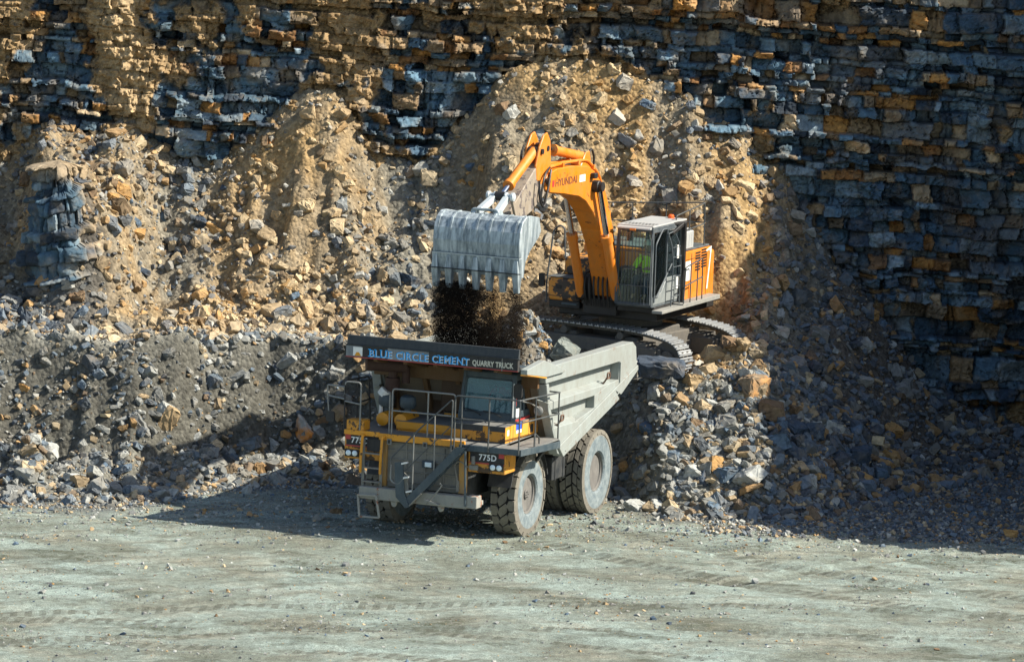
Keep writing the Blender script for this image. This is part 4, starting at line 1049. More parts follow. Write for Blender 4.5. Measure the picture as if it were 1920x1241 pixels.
# cab base
m = MB(); m.box(.50, 1.89, -1.20, 1.02, 2.48, 2.88); m.box(.495, 1.30, -1.207, -1.20, 2.74, 2.885, 1); m.box(1.45, 1.892, -1.207, -1.2, 2.76, 2.885, 1); m.box(.49, 1.90, -1.21, 1.0, 2.882, 2.90, 2)
m.box(.50, 1.895, -1.215, -1.20, 2.47, 2.51, 1); m.box(1.889, 1.897, -1.19, 1.0, 2.49, 2.87, 3)  # side sheet in brighter yellow, sunlight painted into its colour
cb = m.build('cab_base', [YELC, DRK, DECKM, ORG], truck, bevel=.012)
m = MB()
for y in (-.7, -.18, .35): m.box(1.897, 1.902, y, y + .012, 2.5, 2.86)
m.box(1.897, 1.915, .45, .62, 2.55, 2.75); m.build('panel_gap', BLK, cb)
m = MB(); m.box(1.898, 1.903, -.50, -.14, 2.72, 2.895, 0); m.box(1.898, 1.903, -.50, -.14, 2.64, 2.72, 1); m.box(1.8975, 1.902, -1.08, -.96, 2.66, 2.8, 1)
m.build('sticker', [STK, WLET], cb)
# cab
x0, x1, yf, yb, z0, z1 = .32, 1.82, -.42, .98, 2.90, 4.06
def cp(x, y, z):   # the front leans back towards the roof
    t = (z - z0) / (z1 - z0); return (x + (.07 * t if x < 1 else -.05 * t), y + (.16 * t if y < 0.2 else 0), z)
cab = MB()
def bar(mb, a, b, s1=.09, s2=.09, m_=0): mb.beam(cp(*a), cp(*b), s1, s2, m_)
bar(cab, (x0 + .045, yf, z0), (x0 + .045, yf, z1)); bar(cab, (x1 - .045, yf, z0), (x1 - .045, yf, z1), .12, .10); bar(cab, (x0 + .045, yb, z0), (x0 + .045, yb, z1)); bar(cab, (x1 - .045, yb, z0), (x1 - .045, yb, z1), .16, .16)
cab.hexa([cp(x0, yf - .01, z0), cp(x1, yf - .01, z0), cp(x1, yf + .1, z0), cp(x0, yf + .1, z0), cp(x0, yf - .01, 3.08), cp(x1, yf - .01, 3.08), cp(x1, yf + .1, 3.08), cp(x0, yf + .1, 3.08)])
cab.hexa([cp(x0, yf - .01, 3.92), cp(x1, yf - .01, 3.92), cp(x1, yf + .1, 3.92), cp(x0, yf + .1, 3.92), cp(x0, yf - .01, z1), cp(x1, yf - .01, z1), cp(x1, yf + .1, z1), cp(x0, yf + .1, z1)])
cab.hexa([(x0 + .04, yf + .12, z1), (x1 - .02, yf + .12, z1), (x1 - .02, yb, z1), (x0 + .04, yb, z1), (x0 + .1, yf + .2, z1 + .07), (x1 - .08, yf + .2, z1 + .07), (x1 - .08, yb, z1 + .07), (x0 + .1, yb, z1 + .07)])
cab.box(x1 - .09, x1 - .02, yf + .12, yb, z0, 3.12); cab.box(x1 - .1, x1 - .04, yf + .2, yb, 3.90, z1); cab.box(x0, x1, yb - .06, yb, z0, 3.5); cab.box(x0, x0 + .05, yf + .1, yb, z0, 3.3)
cab.beam(cp(x1 - .05, .28, z0), cp(x1 - .05, .28, z1), .07, .07)
cabo = cab.build('cab', DTL, truck, bevel=.012)
def rrect(cx, cz, wx, wz, r=.07, n=4):
    p = []
    for sx, sz, a in ((1, -1, -90), (1, 1, 0), (-1, 1, 90), (-1, -1, 180)):
        for k in range(n + 1): th = RAD(a + 90 * k / n); p.append((cx + sx * (wx / 2 - r) + r * cos(th), cz + sz * (wz / 2 - r) + r * sin(th)))
    return p
m = MB(); P = rrect((x0 + x1) / 2, 3.50, 1.34, .82)
vv = [cp(x, yf + .02, z) for x, z in P]; m.add(vv + [(a, b + .012, c) for a, b, c in vv], [tuple(range(len(P)))] + [tuple(range(2 * len(P) - 1, len(P) - 1, -1))]); m.build('windscreen', GLS, cabo)
m = MB(); m.tube([cp(x, yf - .005, z) for x, z in P], .022, 6, closed=True); m.build('window_seal', DTL, cabo)
m = MB(); m.box(x1 - .062, x1 - .055, yf + .15, .25, 3.12, 3.9); m.box(x1 - .062, x1 - .055, .31, yb - .08, 3.12, 3.9); m.build('side_window', glass_mat('dark side glass', (0.12, 0.16, 0.18), 0.3), cabo)
m = MB(); m.beam(cp(x1 - .03, yf - .055, 3.02), cp(x1 - .03, yf - .055, 3.85), .035, .02); m.build('pillar_stripe', WHT, cabo)
m = MB(); m.beam(cp(x1 + .005, yf + .04, 3.3), cp(x1 + .005, yf + .04, 3.5), .02, .06); m.box(x1 - .02, x1 - .0, yf, .6, 2.905, 2.96); m.build('red_trim', RED, cabo)
m = MB(); m.box(x1 - .018, x1 - .002, -.33, -.05, 2.965, 3.22); m.build('door_sign', WHT, cabo)
m = MB(); m.tube([(.95, yf - .08, 3.02), (.75, yf - .08, 3.12), (.45, yf - .06, 3.16)], .014); m.tube([(1.5, yf - .08, 3.02), (1.3, yf - .08, 3.10), (1.0, yf - .07, 3.13)], .014); m.tube([(.5, yf - .06, 3.16), (.48, yf - .06, 3.3)], .01); m.build('wiper', BLK, cabo)
m = MB(); m.box(.95, 1.39, .2, .62, 2.92, 3.10); m.box(.97, 1.37, .58, .70, 3.1, 3.78); m.build('driver_seat', BLK, cabo, bevel=.04, seg=2)
m = MB(); m.tube([(1.17 + .2 * cos(a), -.05 + .06 * sin(a), 3.34 + .18 * sin(a)) for a in np.linspace(0, 2 * pi, 20)[:-1]], .018, 6, closed=True); m.tube([(1.17, -.05, 3.34), (1.17, -.2, 3.05)], .03); m.box(.45, 1.7, -.3, -.12, 2.95, 3.08); m.build('steering_wheel', BLK, cabo)
# the mirrors
m = MB(); m.tube([(1.75, yf, 3.75), (1.9, yf - .25, 3.78)], .015); m.prism(rrect(0, 0, .2, .36, .06), 'y', -.03, .03); 
s0_ = 0
mm_ = MB(); mm_.prism(rrect(1.98, 3.72, .22, .36, .07), 'y', yf - .27, yf - .21); mm_.tube([(1.78, yf, 3.8), (1.98, yf - .22, 3.86)], .014); mm_.tube([(1.78, yf, 3.55), (1.98, yf - .22, 3.56)], .014); mm_.build('mirror', BLK, truck)
m = MB(); m.lathe([(.001, -.05), (.06, -.045), (.105, -.02), (.125, .0), (.10, .02), (.001, .03)], (2.28, .0, 3.18), 22, [0, 0, 0, 1, 1], 'y', closed=False); m.tube([(2.52, -1.72, 3.66), (2.3, -.6, 3.45), (2.28, .0, 3.25)], .018, m=1)
m.build('round_mirror', [RAILL, RAILL], truck, smooth=True)

# rails
def rail(paths, r=.021, mt=None, name='handrail'):
    m = MB()
    for p in paths: m.tube(rounded(p, .09), r, 8)
    return m.build(name, mt or RAILM, truck)
yA = -1.66
rail([[(-.93, yA, 2.4), (-.93, yA, 3.66), (.74, yA, 3.66), (.74, yA, 2.4)], [(-.93, yA, 3.12), (.74, yA, 3.12)], [(.02, yA, 2.4), (.02, yA, 3.65)], [(-1.02, yA + .05, 2.5), (-1.02, yA + .05, 3.5)]], mt=RAILL)
yB = -1.82
rail([[(.80, yB, 2.35), (.80, yB, 3.66), (2.5, yB, 3.68), (2.5, .86, 3.55)], [(.83, yB, 3.10), (2.5, yB, 3.12), (2.5, .86, 3.02)], [(.98, yB, 2.35), (.98, yB, 3.64)], [(1.70, yB, 2.35), (1.70, yB, 3.66)], [(2.5, yB, 2.35), (2.5, yB, 3.66)], [(2.5, -.75, 2.28), (2.5, -.75, 3.63)], [(2.5, .82, 2.2), (2.5, .82, 3.55)], [(2.5, .86, 3.55), (1.95, .9, 3.55)], [(2.5, .86, 3.02), (1.95, .9, 3.02)]])
rail([[(2.5, -.78, 2.25), (2.5, -.78, 2.75), (2.4, -.2, 2.55), (2.4, -.2, 2.3)]])
rail([[(-2.19, -1.7, 3.42), (-2.19, -1.7, 3.74), (-1.76, -1.7, 3.74), (-1.76, -1.72, 2.3)], [(-2.19, -1.7, 3.25), (-1.76, -1.7, 3.2)]], mt=RAILL)
rail([[(-2.19, -1.7, 2.5), (-2.19, -1.7, 3.76), (-2.2, -.2, 3.68), (-2.2, -.05, 2.5)], [(-2.19, -1.7, 3.1), (-2.2, -.12, 3.1)], [(-2.2, -.9, 2.5), (-2.2, -.9, 3.7)]], mt=BLK)
m = MB(); m.tube(rounded([(-2.19, -1.7, 3.6), (-2.7, -1.6, 3.6), (-2.7, -1.6, 3.34), (-2.19, -1.7, 3.3)], .03), .022); m.tube([(-2.7, -1.6, 3.36), (-2.66, -1.6, 2.95)], .018)
m.build('mirror_arm', RAILL, truck)
m = MB(); m.prism(rrect(-2.6, 2.82, .22, .26, .06), 'y', -1.64, -1.58); m.build('mirror', BLK, truck)
# ladder at the left of the nose
m = MB()
for x in (-1.63, -1.10):
    m.tube(rounded([(x + .03, -1.76, 2.46), (x + .02, -1.88, 2.47), (x, -1.9, 1.9), (x - .02, -1.86, 1.55)], .06), .035)
ld = m.build('ladder', YEL, truck)
m = MB()
for x in (-1.60, -1.12): m.beam((x, -1.8, 2.4), (x, -1.8, 1.22), .03, .07)
for z in (2.02, 1.66, 1.32): m.box(-1.6, -1.12, -1.88, -1.74, z, z + .03)
m.build('ladder_step', DST, ld)
m = MB(); m.box(-1.52, -1.14, -1.79, -1.76, 2.08, 2.38); m.build('ladder_window', BLK, ld)
# folding stair across the nose
m = MB()
m.prism([(1.0, 2.45), (1.24, 2.45), (-.12, .98), (-.28, .84), (-.42, .98), (-.30, 1.06)], 'y', -2.14, -2.09)
m.prism([(1.0, 2.45), (1.24, 2.45), (-.12, .98), (-.28, .84), (-.42, .98), (-.30, 1.06)], 'y', -1.80, -1.77)
st_ = m.build('stair', DTL, truck, bevel=.004)
m = MB()
for k in range(7):
    t = (k + .5) / 7; x = .98 - 1.2 * t; z = 2.32 - 1.32 * t; m.box(x - .1, x + .1, -2.10, -1.79, z, z + .03)
m.build('stair_tread', DTL, st_)
m = MB(); m.prism([(-.62, 1.92), (-.40, 1.96), (-.34, 1.2), (-.18, .86), (-.30, .82), (-.56, 1.08)], 'y', -2.16, -2.10); m.prism([(-.40, 1.70), (-.30, 1.62), (-.24, 1.2), (-.14, .92), (-.22, .88), (-.36, 1.2)], 'y', -2.09, -2.05, 1)
m.build('folding_step', [DTL, DST], st_, bevel=.004)
for x, z in ((-.42, 1.93), (-.36, 1.58), (-.28, 1.24)):
    m = MB(); m.obox((x + .06, -2.12, z), (.15, .1, .04), Euler((0, RAD(-15), 0))); m.build('step_edge', WHT, st_)
m = MB(); m.obox((.42, -2.16, 1.04), (.40, .12, .035), Euler((0, RAD(14), 0))); m.build('bottom_tread', RAILL, st_)
m = MB(); m.tube([(.28, -2.18, .98), (.60, -2.18, 1.38), (.66, -2.16, 1.48), (.60, -2.16, 1.52)], .02); m.tube([(-.18, -2.18, .9), (.12, -2.18, 1.22)], .02); m.tube(rounded([(-.72, -2.12, 1.85), (-.72, -2.14, 1.45), (-.5, -2.14, 1.38), (-.32, -2.14, 1.62)], .1), .022, m=1)
m.build('stair_link', [DST, RAILL], st_)
rail([[(.84, -2.12, 2.3), (.86, -2.12, 3.62), (-.05, -2.13, 2.75), (-.74, -2.13, 2.0), (-.74, -2.12, 1.8)]], .02, RAILM)
rail([[(.86, -2.12, 2.98), (.0, -2.13, 2.1), (-.45, -2.13, 1.62)]], .013, RAILM)
rail([[(.42, -2.12, 1.68), (.40, -2.12, 3.2)], [(-.14, -2.12, 1.1), (-.14, -2.12, 2.68)]], .017, RAILL)
rail([[(1.2, -2.05, 2.35), (1.24, -2.05, 1.0)]], .03, DTL, 'stair_post')

# behind the hood: air cleaners, precleaners, exhaust
for x in (-1.50, -1.02):
    m = MB(); m.cyl((x, -.92, 2.76), (x, -.1, 2.76), .165, 24); m.lathe([(.001, -.03), (.13, -.025), (.165, 0)], (x, -.92, 2.76), 24, 0, 'y', closed=False)
    ac = m.build('air_cleaner', YEL, truck, smooth=True)
    m = MB(); xx = x - .10 if x < -1.2 else x
    m.lathe([(.001, .26), (.10, .26), (.18, .22), (.205, .16), (.21, .02), (.17, -.06), (.001, -.07)], (xx, -.45, 3.08), 24, 0, 'z', closed=False); m.cyl((xx, -.45, 2.85), (xx, -.45, 3.05), .09, 14); m.build('precleaner', DTL, ac, smooth=True)
m = MB(); m.cyl((-1.72, -.55, 2.53), (-1.70, -.55, 3.05), .05, 12); m.cyl((-1.70, -.5, 3.28), (-1.60, -.48, 3.42), .15, 14); m.build('coolant_pipe', WHT, truck)
m = MB(); m.cyl((-1.52, -.3, 3.4), (-1.52, -.3, 3.72), .18, 16); m.cyl((-1.52, -.3, 3.72), (-1.5, -.3, 3.95), .11, 16); m.tube([(-2.05, -.75, 4.08), (-1.2, -.2, 4.02)], .17, 16); m.cyl((-1.2, -.2, 3.6), (-1.2, -.2, 4.0), .1, 12)
m.build('exhaust', paint('rusty exhaust', (0.06, 0.032, 0.025), 0.8, 0.2, (0.12, 0.08, 0.06), 0.6), truck, smooth=True)
m = MB(); m.box(-.45, .3, .3, .9, 2.9, 3.7); m.box(-1.0, .25, 0.75, .95, 2.6, 3.6); m.box(-1.9, -1.72, .3, .5, 2.5, 4.2); m.build('bulkhead', paint('shaded brown bulkhead', (0.07, 0.04, 0.02), 0.7, 0, (0.1, 0.07, 0.04), 0.5), truck, bevel=.02)

# dump body: floor, front wall, two ribbed sides, canopy
XS = 2.36
outline = [(.18, 4.06), (.95, 4.22), (6.38, 4.16), (6.62, 4.02), (6.72, 3.40), (5.46, 2.88), (5.42, 2.94), (1.52, 1.86), (1.38, 1.90)]
m = MB()
for sx in (1, -1):
    m.prism(outline, 'x', sx * 2.06, sx * 2.12)
bd = m.build('dump_body', TRD, truck)
m = MB()
m.hexa([(-2.1, 1.42, 1.88), (2.1, 1.42, 1.88), (2.1, 6.6, 3.35), (-2.1, 6.6, 3.35), (-2.1, 1.40, 1.98), (2.1, 1.40, 1.98), (2.1, 6.58, 3.45), (-2.1, 6.58, 3.45)])
m.hexa([(-2.2, 1.40, 1.9), (2.2, 1.40, 1.9), (2.2, 1.5, 1.9), (-2.2, 1.5, 1.9), (-2.2, .2, 4.1), (2.2, .2, 4.1), (2.2, .3, 4.1), (-2.2, .3, 4.1)])
for x in (-1.5, -.75, 0, .75, 1.5): m.beam((x, 1.5, 1.82), (x, 6.4, 3.2), .14, .16)
for k in range(5): x = -1.8 + .9 * k; m.beam((x, 1.32, 1.95), (x, .12, 4.05), .12, .14, 1)
m.build('body_floor', [TRI, UND], bd)
def side_ribs(sx):
    a, b = sx * 2.12, sx * XS; q = MB()
    q.prism([(.18, 4.06), (.95, 4.22), (6.38, 4.16), (6.62, 4.02), (6.72, 3.55), (5.40, 3.08), (5.44, 3.76), (.24, 3.83)], 'x', a, b)                     # top rail and tail
    # middle rib with a sloped upper face
    q.hexa([(a, .55, 3.12), (b, .62, 3.12), (b, 3.72, 3.10), (a, 3.72, 3.10), (a, .25, 3.42), (b, .42, 3.33), (b, 4.85, 3.28), (a, 5.10, 3.36)])
    q.prism([(3.72, 3.10), (4.85, 3.28), (5.45, 3.30), (5.45, 3.08), (2.4, 2.40), (2.45, 2.62), (3.72, 2.78)], 'x', a, sx * (XS - .01))
    q.hexa([(a, 1.15, 2.10), (b, 1.16, 2.12), (b, 2.55, 2.46), (a, 2.55, 2.46), (a, .78, 2.74), (b, .86, 2.64), (b, 2.6, 2.60), (a, 2.7, 2.70)])
    # the diagonal bottom beam
    q.prism([(1.16, 2.13), (6.70, 3.53), (6.72, 3.40), (5.50, 2.90), (5.12, 3.04), (5.40, 2.80), (1.50, 1.84)], 'x', a, sx * (XS + .05))
    q.prism([(.30, 3.80), (.50, 3.10), (1.22, 1.95), (1.40, 1.90), (1.22, 2.30), (.66, 3.12), (.46, 3.80)], 'x', a, sx * (XS - .005))
    return q.build('side_rib', TRD, bd, bevel=.012)
side_ribs(1); side_ribs(-1)
m = MB(); m.beam((XS + .06, 1.6, 1.98), (XS + .06, 5.3, 2.98), .02, .02); m.box(XS, XS + .03, 5.44, 5.47, 3.1, 3.75); m.build('weld_seam', TRD, bd)
for y, z in ((4.48, 3.50), (1.27, 2.83)):
    m = MB(); m.tube(rounded([(2.30, y - .07, z - .20), (2.42, y - .07, z - .02), (2.42, y - .07, z + .09), (2.42, y + .10, z + .09), (2.42, y + .10, z - .04), (2.40, y - .05, z - .06)], .05), .024, 6); m.build('tie_hook', paint('rusty hook', (0.10, 0.045, 0.025), 0.8), bd)
# canopy
m = MB()
m.hexa([(-2.30, -1.28, 4.34), (2.26, -1.28, 4.34), (2.26, .35, 4.02), (-2.30, .35, 4.02), (-2.30, -1.28, 4.42), (2.26, -1.28, 4.42), (2.26, .35, 4.12), (-2.30, .35, 4.12)])
for x in (-1.6, -.8, 0, .8, 1.6): m.beam((x, -1.25, 4.28), (x, .2, 4.02), .1, .1, 1)
m.box(-2.2, 2.2, .1, .2, 3.70, 4.05, 1)
cn = m.build('canopy', [DRK, UND], bd, bevel=.01)
m = MB(); m.prism([(-1.26, 4.24), (-1.26, 4.36), (-.1, 4.46), (1.42, 4.04), (1.30, 4.00), (.1, 4.02)], 'x', 2.262, 2.44); m.build('canopy_wing', TRD, cn, bevel=.01)
m = MB(); m.hexa([(2.27, -1.27, 4.20), (2.43, -1.2, 4.22), (2.43, .1, 3.985), (2.27, .1, 3.98), (2.27, -1.27, 4.238), (2.43, -1.2, 4.238), (2.43, .1, 4.015), (2.27, .1, 4.015)]); m.build('wing_edge', ORG, cn)
m = MB(); m.prism([(-1.44, 4.64), (-1.40, 4.86), (-1.34, 4.86), (-1.36, 4.64)], 'x', -2.28, 2.27); m.prism([(-1.46, 4.62), (-1.46, 4.64), (-1.30, 4.64), (-1.30, 4.62)], 'x', -2.31, 2.29)
m.build('header_board', paint('black header board', (0.02, 0.026, 0.03), 0.6, 0, (0.10, 0.10, 0.09), 0.4), cn, bevel=.006)
m = MB(); m.box(-2.32, 2.25, -1.43, -1.30, 4.31, 4.62, 0); m.box(-2.31, -1.90, -1.434, -1.43, 4.34, 4.60, 2); m.box(-1.20, -.10, -1.433, -1.43, 4.34, 4.61, 2); m.box(-2.32, 2.26, -1.436, -1.428, 4.315, 4.335, 1)
m.box(1.83, 1.85, -1.44, -1.43, 4.30, 4.63, 3)
sg = m.build('sign_board', [BLK, RED, paint('grey sign panel', (0.13, 0.15, 0.16), 0.5, 0, (0.35, 0.34, 0.32), 0.7), RAILL], cn, bevel=.004)
m = MB(); m.box(-2.12, -1.87, -1.4375, -1.434, 4.36, 4.58, 0); m.add([(-2.08, -1.439, 4.36), (-1.90, -1.439, 4.36), (-1.96, -1.439, 4.45), (-2.03, -1.439, 4.45)], [(0, 1, 2, 3)], 1); m.build('sign_emblem', [WHT, YEL], sg)
SERIF = {'B': (0, 0), 'L': (0, 0)}
def bold_words(words, x, width, z=4.375, size=.30):
    # heavy blue capitals with a white drop edge
    a_ = text_mesh('lettering', words, size, (0, 0, 0), FRONT, BLUEL, sg, bold=.0, spacing=1.12)
    w_ = max(v.co.x for v in a_.data.vertices) - min(v.co.x for v in a_.data.vertices)
    for o_, dx, dz, y in ((a_, 0, 0, -1.4425), (None, .009, -.009, -1.4370)):
        if o_ is None: o_ = text_mesh('lettering_edge', words, size, (0, 0, 0), FRONT, WLET, sg, bold=.006, spacing=1.12)
        o_.data.transform(Matrix.Translation((x + dx, y, z + dz)) @ Matrix.Diagonal((width / w_, 1, .80, 1)))
bold_words('BLUE', -1.70, .60); bold_words('CIRCLE', -.98, .86); bold_words('CEMENT', -.02, .98)
m = MB()     # slab feet and heads on the upright strokes
for x_, ws in ((-1.70, (0, .155, .31, .46)), (-.98, (.155, .295, .56, .71)), (-.02, (.17, .36, .51, .66, .84))):
    for q in ws:
        m.box(x_ + q - .018, x_ + q + .05, -1.4435, -1.4405, 4.366, 4.386); m.box(x_ + q - .018, x_ + q + .05, -1.4435, -1.4405, 4.540, 4.558)
m.build('lettering_serif', BLUEL, sg)
text_mesh('lettering', 'QUARRY TRUCK', .185, (1.06, -1.442, 4.39), FRONT, plain('cream letter', (.55, .52, .42), .6), sg, bold=.006, xs=.74, spacing=1.05)

# ================================================================== EXCAVATOR (house frame: x across, y to the rear, z up; it works over its side)
EOR = paint('excavator orange', (0.66, 0.185, 0.008), 0.42, 0, (0.45, 0.30, 0.12), 0.35)
EWN = paint('scuffed excavator orange', (0.66, 0.25, 0.02), 0.5, 0, (0.30, 0.22, 0.12), 0.4, (0.05, 0.035, 0.025), 0.72, 1.8)
EGR = paint('cab grey', (0.055, 0.07, 0.08), 0.5, 0.1, (0.22, 0.23, 0.22), 0.5)
ELG = paint('light cab grey', (0.36, 0.37, 0.36), 0.55, 0, (0.4, 0.38, 0.32), 0.5)
EDK = paint('greasy black', (0.012, 0.012, 0.012), 0.5, 0.1, (0.06, 0.05, 0.04), 0.35)
CHR = plain('chromed rod', (0.55, 0.57, 0.6), 0.2, 1.0)
def bucket_mat():
    m, n, b = newmat('scraped bucket steel')
    f1 = _noise(n, _coord(n, 'Object', (9, 9, 1.1)), 1.0, 10, .7); f2 = _noise(n, _coord(n), 2.2, 10, .75); f3 = _noise(n, _coord(n), 14, 8, .8)
    c = _mixc(n, _ramp(n, f1, .38, .62), (.13, .165, .185), (.46, .52, .53))
    c = _mixc(n, _ramp(n, f2, .52, .68, (0, 0, 0), (.75,) * 3), c, (.12, .15, .16))
    c = _mixc(n, _ramp(n, f3, .5, .75, (0, 0, 0), (.55,) * 3), c, (.36, .36, .30))
    n.links.new(c, b.inputs['Base Color']); b.inputs['Roughness'].default_value = .5; b.inputs['Metallic'].default_value = .25
    _bump(n, b, f3, .35, .01); return m
BKT = bucket_mat(); BKL = paint('bright worn steel', (.42, .47, .48), .5, .2, (.55, .58, .56), .6)
SHO = paint('polished shoe steel', (0.34, 0.36, 0.37), 0.4, 0.45, (0.28, 0.26, 0.22), 0.55)
TRF = paint('muddy track frame', (0.09, 0.085, 0.075), 0.85, 0, (0.16, 0.14, 0.11), 0.8)
ARM = paint('dirty arm steel', (0.26, 0.21, 0.15), 0.65, 0.1, (0.34, 0.31, 0.26), 0.7, (0.12, 0.10, 0.09), 0.4)
HVZ = plain('high visibility yellow', (0.62, 1.0, 0.02), 0.6)
GLE = glass_mat('green tinted glass', (0.85, 0.98, 0.94), 0.01)

YAW_E = RAD(24.0); OE0 = Vector((3.15, 10.2, 3.0)); Cc = Vector((0, -CAM_D, CAM_H))
KE = (OE0 - Cc).y; KE = (KE + 1.4) / KE
OE = Cc + (OE0 - Cc) * KE
exc = empty('excavator', OE, -YAW_E, KE)
tag(exc, 'orange tracked excavator on the rock bench, emptying its wide bucket into the truck', 'excavator')
def ew(l):   # local to world
    c, s = cos(YAW_E), sin(YAW_E); x, y, z = [q * KE for q in l]
    return Vector((OE.x + c * x + s * y, OE.y - s * x + c * y, OE.z + z))

# crawler tracks
ang = RAD(-9.0)
tp = [(2.66, .42), (2.62, .66), (2.48, .86), (2.22, .99), (1.7, 1.09), (1.0, 1.15), (.2, 1.16), (-.8, 1.17), (-1.9, 1.16), (-2.3, 1.12), (-2.55, .96), (-2.68, .7), (-2.66, .42), (-2.52, .2), (-2.3, .06), (-2.0, 0), (0, 0), (2.0, 0), (2.3, .04), (2.54, .2)]
def resample(P, n):
    Q = np.array(P + [P[0]], float); d = np.concatenate([[0], np.cumsum(np.hypot(*np.diff(Q, axis=0).T))])
    t = np.linspace(0, d[-1], n + 1)[:-1]; return np.stack([np.interp(t, d, Q[:, 0]), np.interp(t, d, Q[:, 1])], 1)
def smooth_loop(P, it=2):
    Q = [Vector(p) for p in P]
    for _ in range(it):
        R = []
        for i in range(len(Q)):
            a, b = Q[i], Q[(i + 1) % len(Q)]; R += [a * .75 + b * .25, a * .25 + b * .75]
        Q = R
    return [tuple(q) for q in Q]
NS = 62
SP = resample(smooth_loop(tp), NS)
Mt = Matrix.Rotation(ang, 4, 'Z')
for sgn in (-1, 1):
    yc = sgn * 1.48
    Mo = Mt @ Matrix.Translation((0, yc, 0))
    m = MB()
    for k in range(NS):
        a = SP[k]; t = SP[(k + 1) % NS] - SP[k - 1]; t = t / np.hypot(*t); nn = np.array((t[1], -t[0]))
        if nn @ (a - np.array((0, .58))) < 0: nn = -nn
        L = .152
        def P3(u, v, y): q = a + t * u + nn * v; return (q[0], y, q[1])
        # plate with a raised grouser bar and a lip
        prof = [(-L / 2, 0), (-L / 2, .022), (-.05, .024), (-.042, .06), (-.02, .06), (-.014, .024), (.03, .024), (.036, .045), (.05, .045), (.056, .022), (L / 2, .016), (L / 2, 0)]
        n_ = len(prof); vs = [P3(u, v, -.31) for u, v in prof] + [P3(u, v, .31) for u, v in prof]
        m.add(vs, [tuple(range(n_)), tuple(range(2 * n_ - 1, n_ - 1, -1))] + [(i, (i + 1) % n_, n_ + (i + 1) % n_, n_ + i) for i in range(n_)], 0)
        for yy in (-.12, .12):
            for uu in (.012,): 
                c0 = a + t * uu + nn * .024; m.box(c0[0] - .02, c0[0] + .02, yy - .035, yy + .035, c0[1] - .012, c0[1] + .012, 1)
        c1 = a - nn * .05
        m.beam((c1 - t * .09)[[0, 0, 1]] * [1, 0, 1] + [0, -.10, 0], (c1 + t * .09)[[0, 0, 1]] * [1, 0, 1] + [0, -.10, 0], .05, .1, 1, up=(nn[0], 0, nn[1]))
        m.beam((c1 - t * .09)[[0, 0, 1]] * [1, 0, 1] + [0, .10, 0], (c1 + t * .09)[[0, 0, 1]] * [1, 0, 1] + [0, .10, 0], .05, .1, 1, up=(nn[0], 0, nn[1]))
    m.xf(Mo); tr = m.build('crawler_track', [SHO, TRF], exc)
    m = MB(); m.prism([(-1.95, .22), (1.75, .22), (2.0, .40), (2.0, .74), (1.2, .82), (-1.6, .82), (-2.0, .62)], 'y', -.26, .26); m.prism([(-1.9, .5), (1.6, .5), (1.6, .86), (-1.7, .86)], 'y', -.30, .30)
    m.box(-.25, .05, -.34, .34, .5, .7); m.box(.75, 1.9, -.33, .33, .30, .76); m.xf(Mo); m.build('track_frame', TRF, tr, bevel=.02)
    for nm, x, z, r in (('idler', 2.15, .52, .44), ('sprocket', -2.2, .58, .48)):
        m = MB(); m.cyl((x, -.09, z), (x, .09, z), r, 28); m.cyl((x, -.2, z), (x, .2, z), r * .45, 18); m.xf(Mo); m.build(nm, TRF, tr, bevel=.02)
    for x in (-1.0, .75):
        m = MB(); m.cyl((x, -.26, .98), (x, .26, .98), .10, 16); m.beam((x, 0, .8), (x, 0, .95), .1, .1); m.xf(Mo); m.build('carrier_roller', TRF, tr, smooth=True)
    for x in np.linspace(-1.6, 1.5, 7):
        m = MB(); m.cyl((x, -.24, .19), (x, .24, .19), .13, 14); m.xf(Mo); m.build('track_roller', TRF, tr, smooth=True)
m = MB(); m.box(-1.1, 1.1, -.75, .75, .55, 1.1); m.box(-1.4, -.7, -1.6, 1.6, .5, .95); m.box(.5, 1.2, -1.6, 1.6, .5, .95); m.xf(Mt); m.cyl((0, 0, 1.05), (0, 0, 1.5), .85, 40); m.build('undercarriage', TRF, exc, bevel=.03)

# house deck
m = MB(); m.box(-1.35, 1.45, -1.75, 2.3, 1.42, 1.72); m.box(-.55, .4, -2.0, -.6, 1.5, 1.95); m.box(.42, 1.5, -2.0, -.2, 1.66, 1.84)
m.build('turning_deck', EDK, exc, bevel=.03)
# left side boxes
m = MB(); m.box(-1.60, -.66, -1.95, -.3, 1.78, 2.40); o = m.build('tool_box', EWN, exc, bevel=.09, seg=4)
m = MB(); m.box(-1.62, -.66, -1.965, -.4, 1.90, 1.915); m.box(-1.36, -1.2, -1.962, -1.95, 2.1, 2.2); m.build('box_latch', EDK, o)
m = MB(); m.box(-1.56, -.68, -1.92, -.3, 1.60, 1.80); m.box(-1.2, -.75, -1.94, -1.9, 1.68, 1.74, 1); m.build('belly_plate', [EDK, DTL], exc, bevel=.04)
m = MB(); m.box(-1.42, -.66, -1.30, .6, 2.40, 2.88); m.build('fuel_tank', EWN, exc, bevel=.05, seg=3)
m = MB(); m.box(-1.60, -.66, -1.94, -1.3, 2.40, 2.415); m.build('step_plate', EGR, exc)
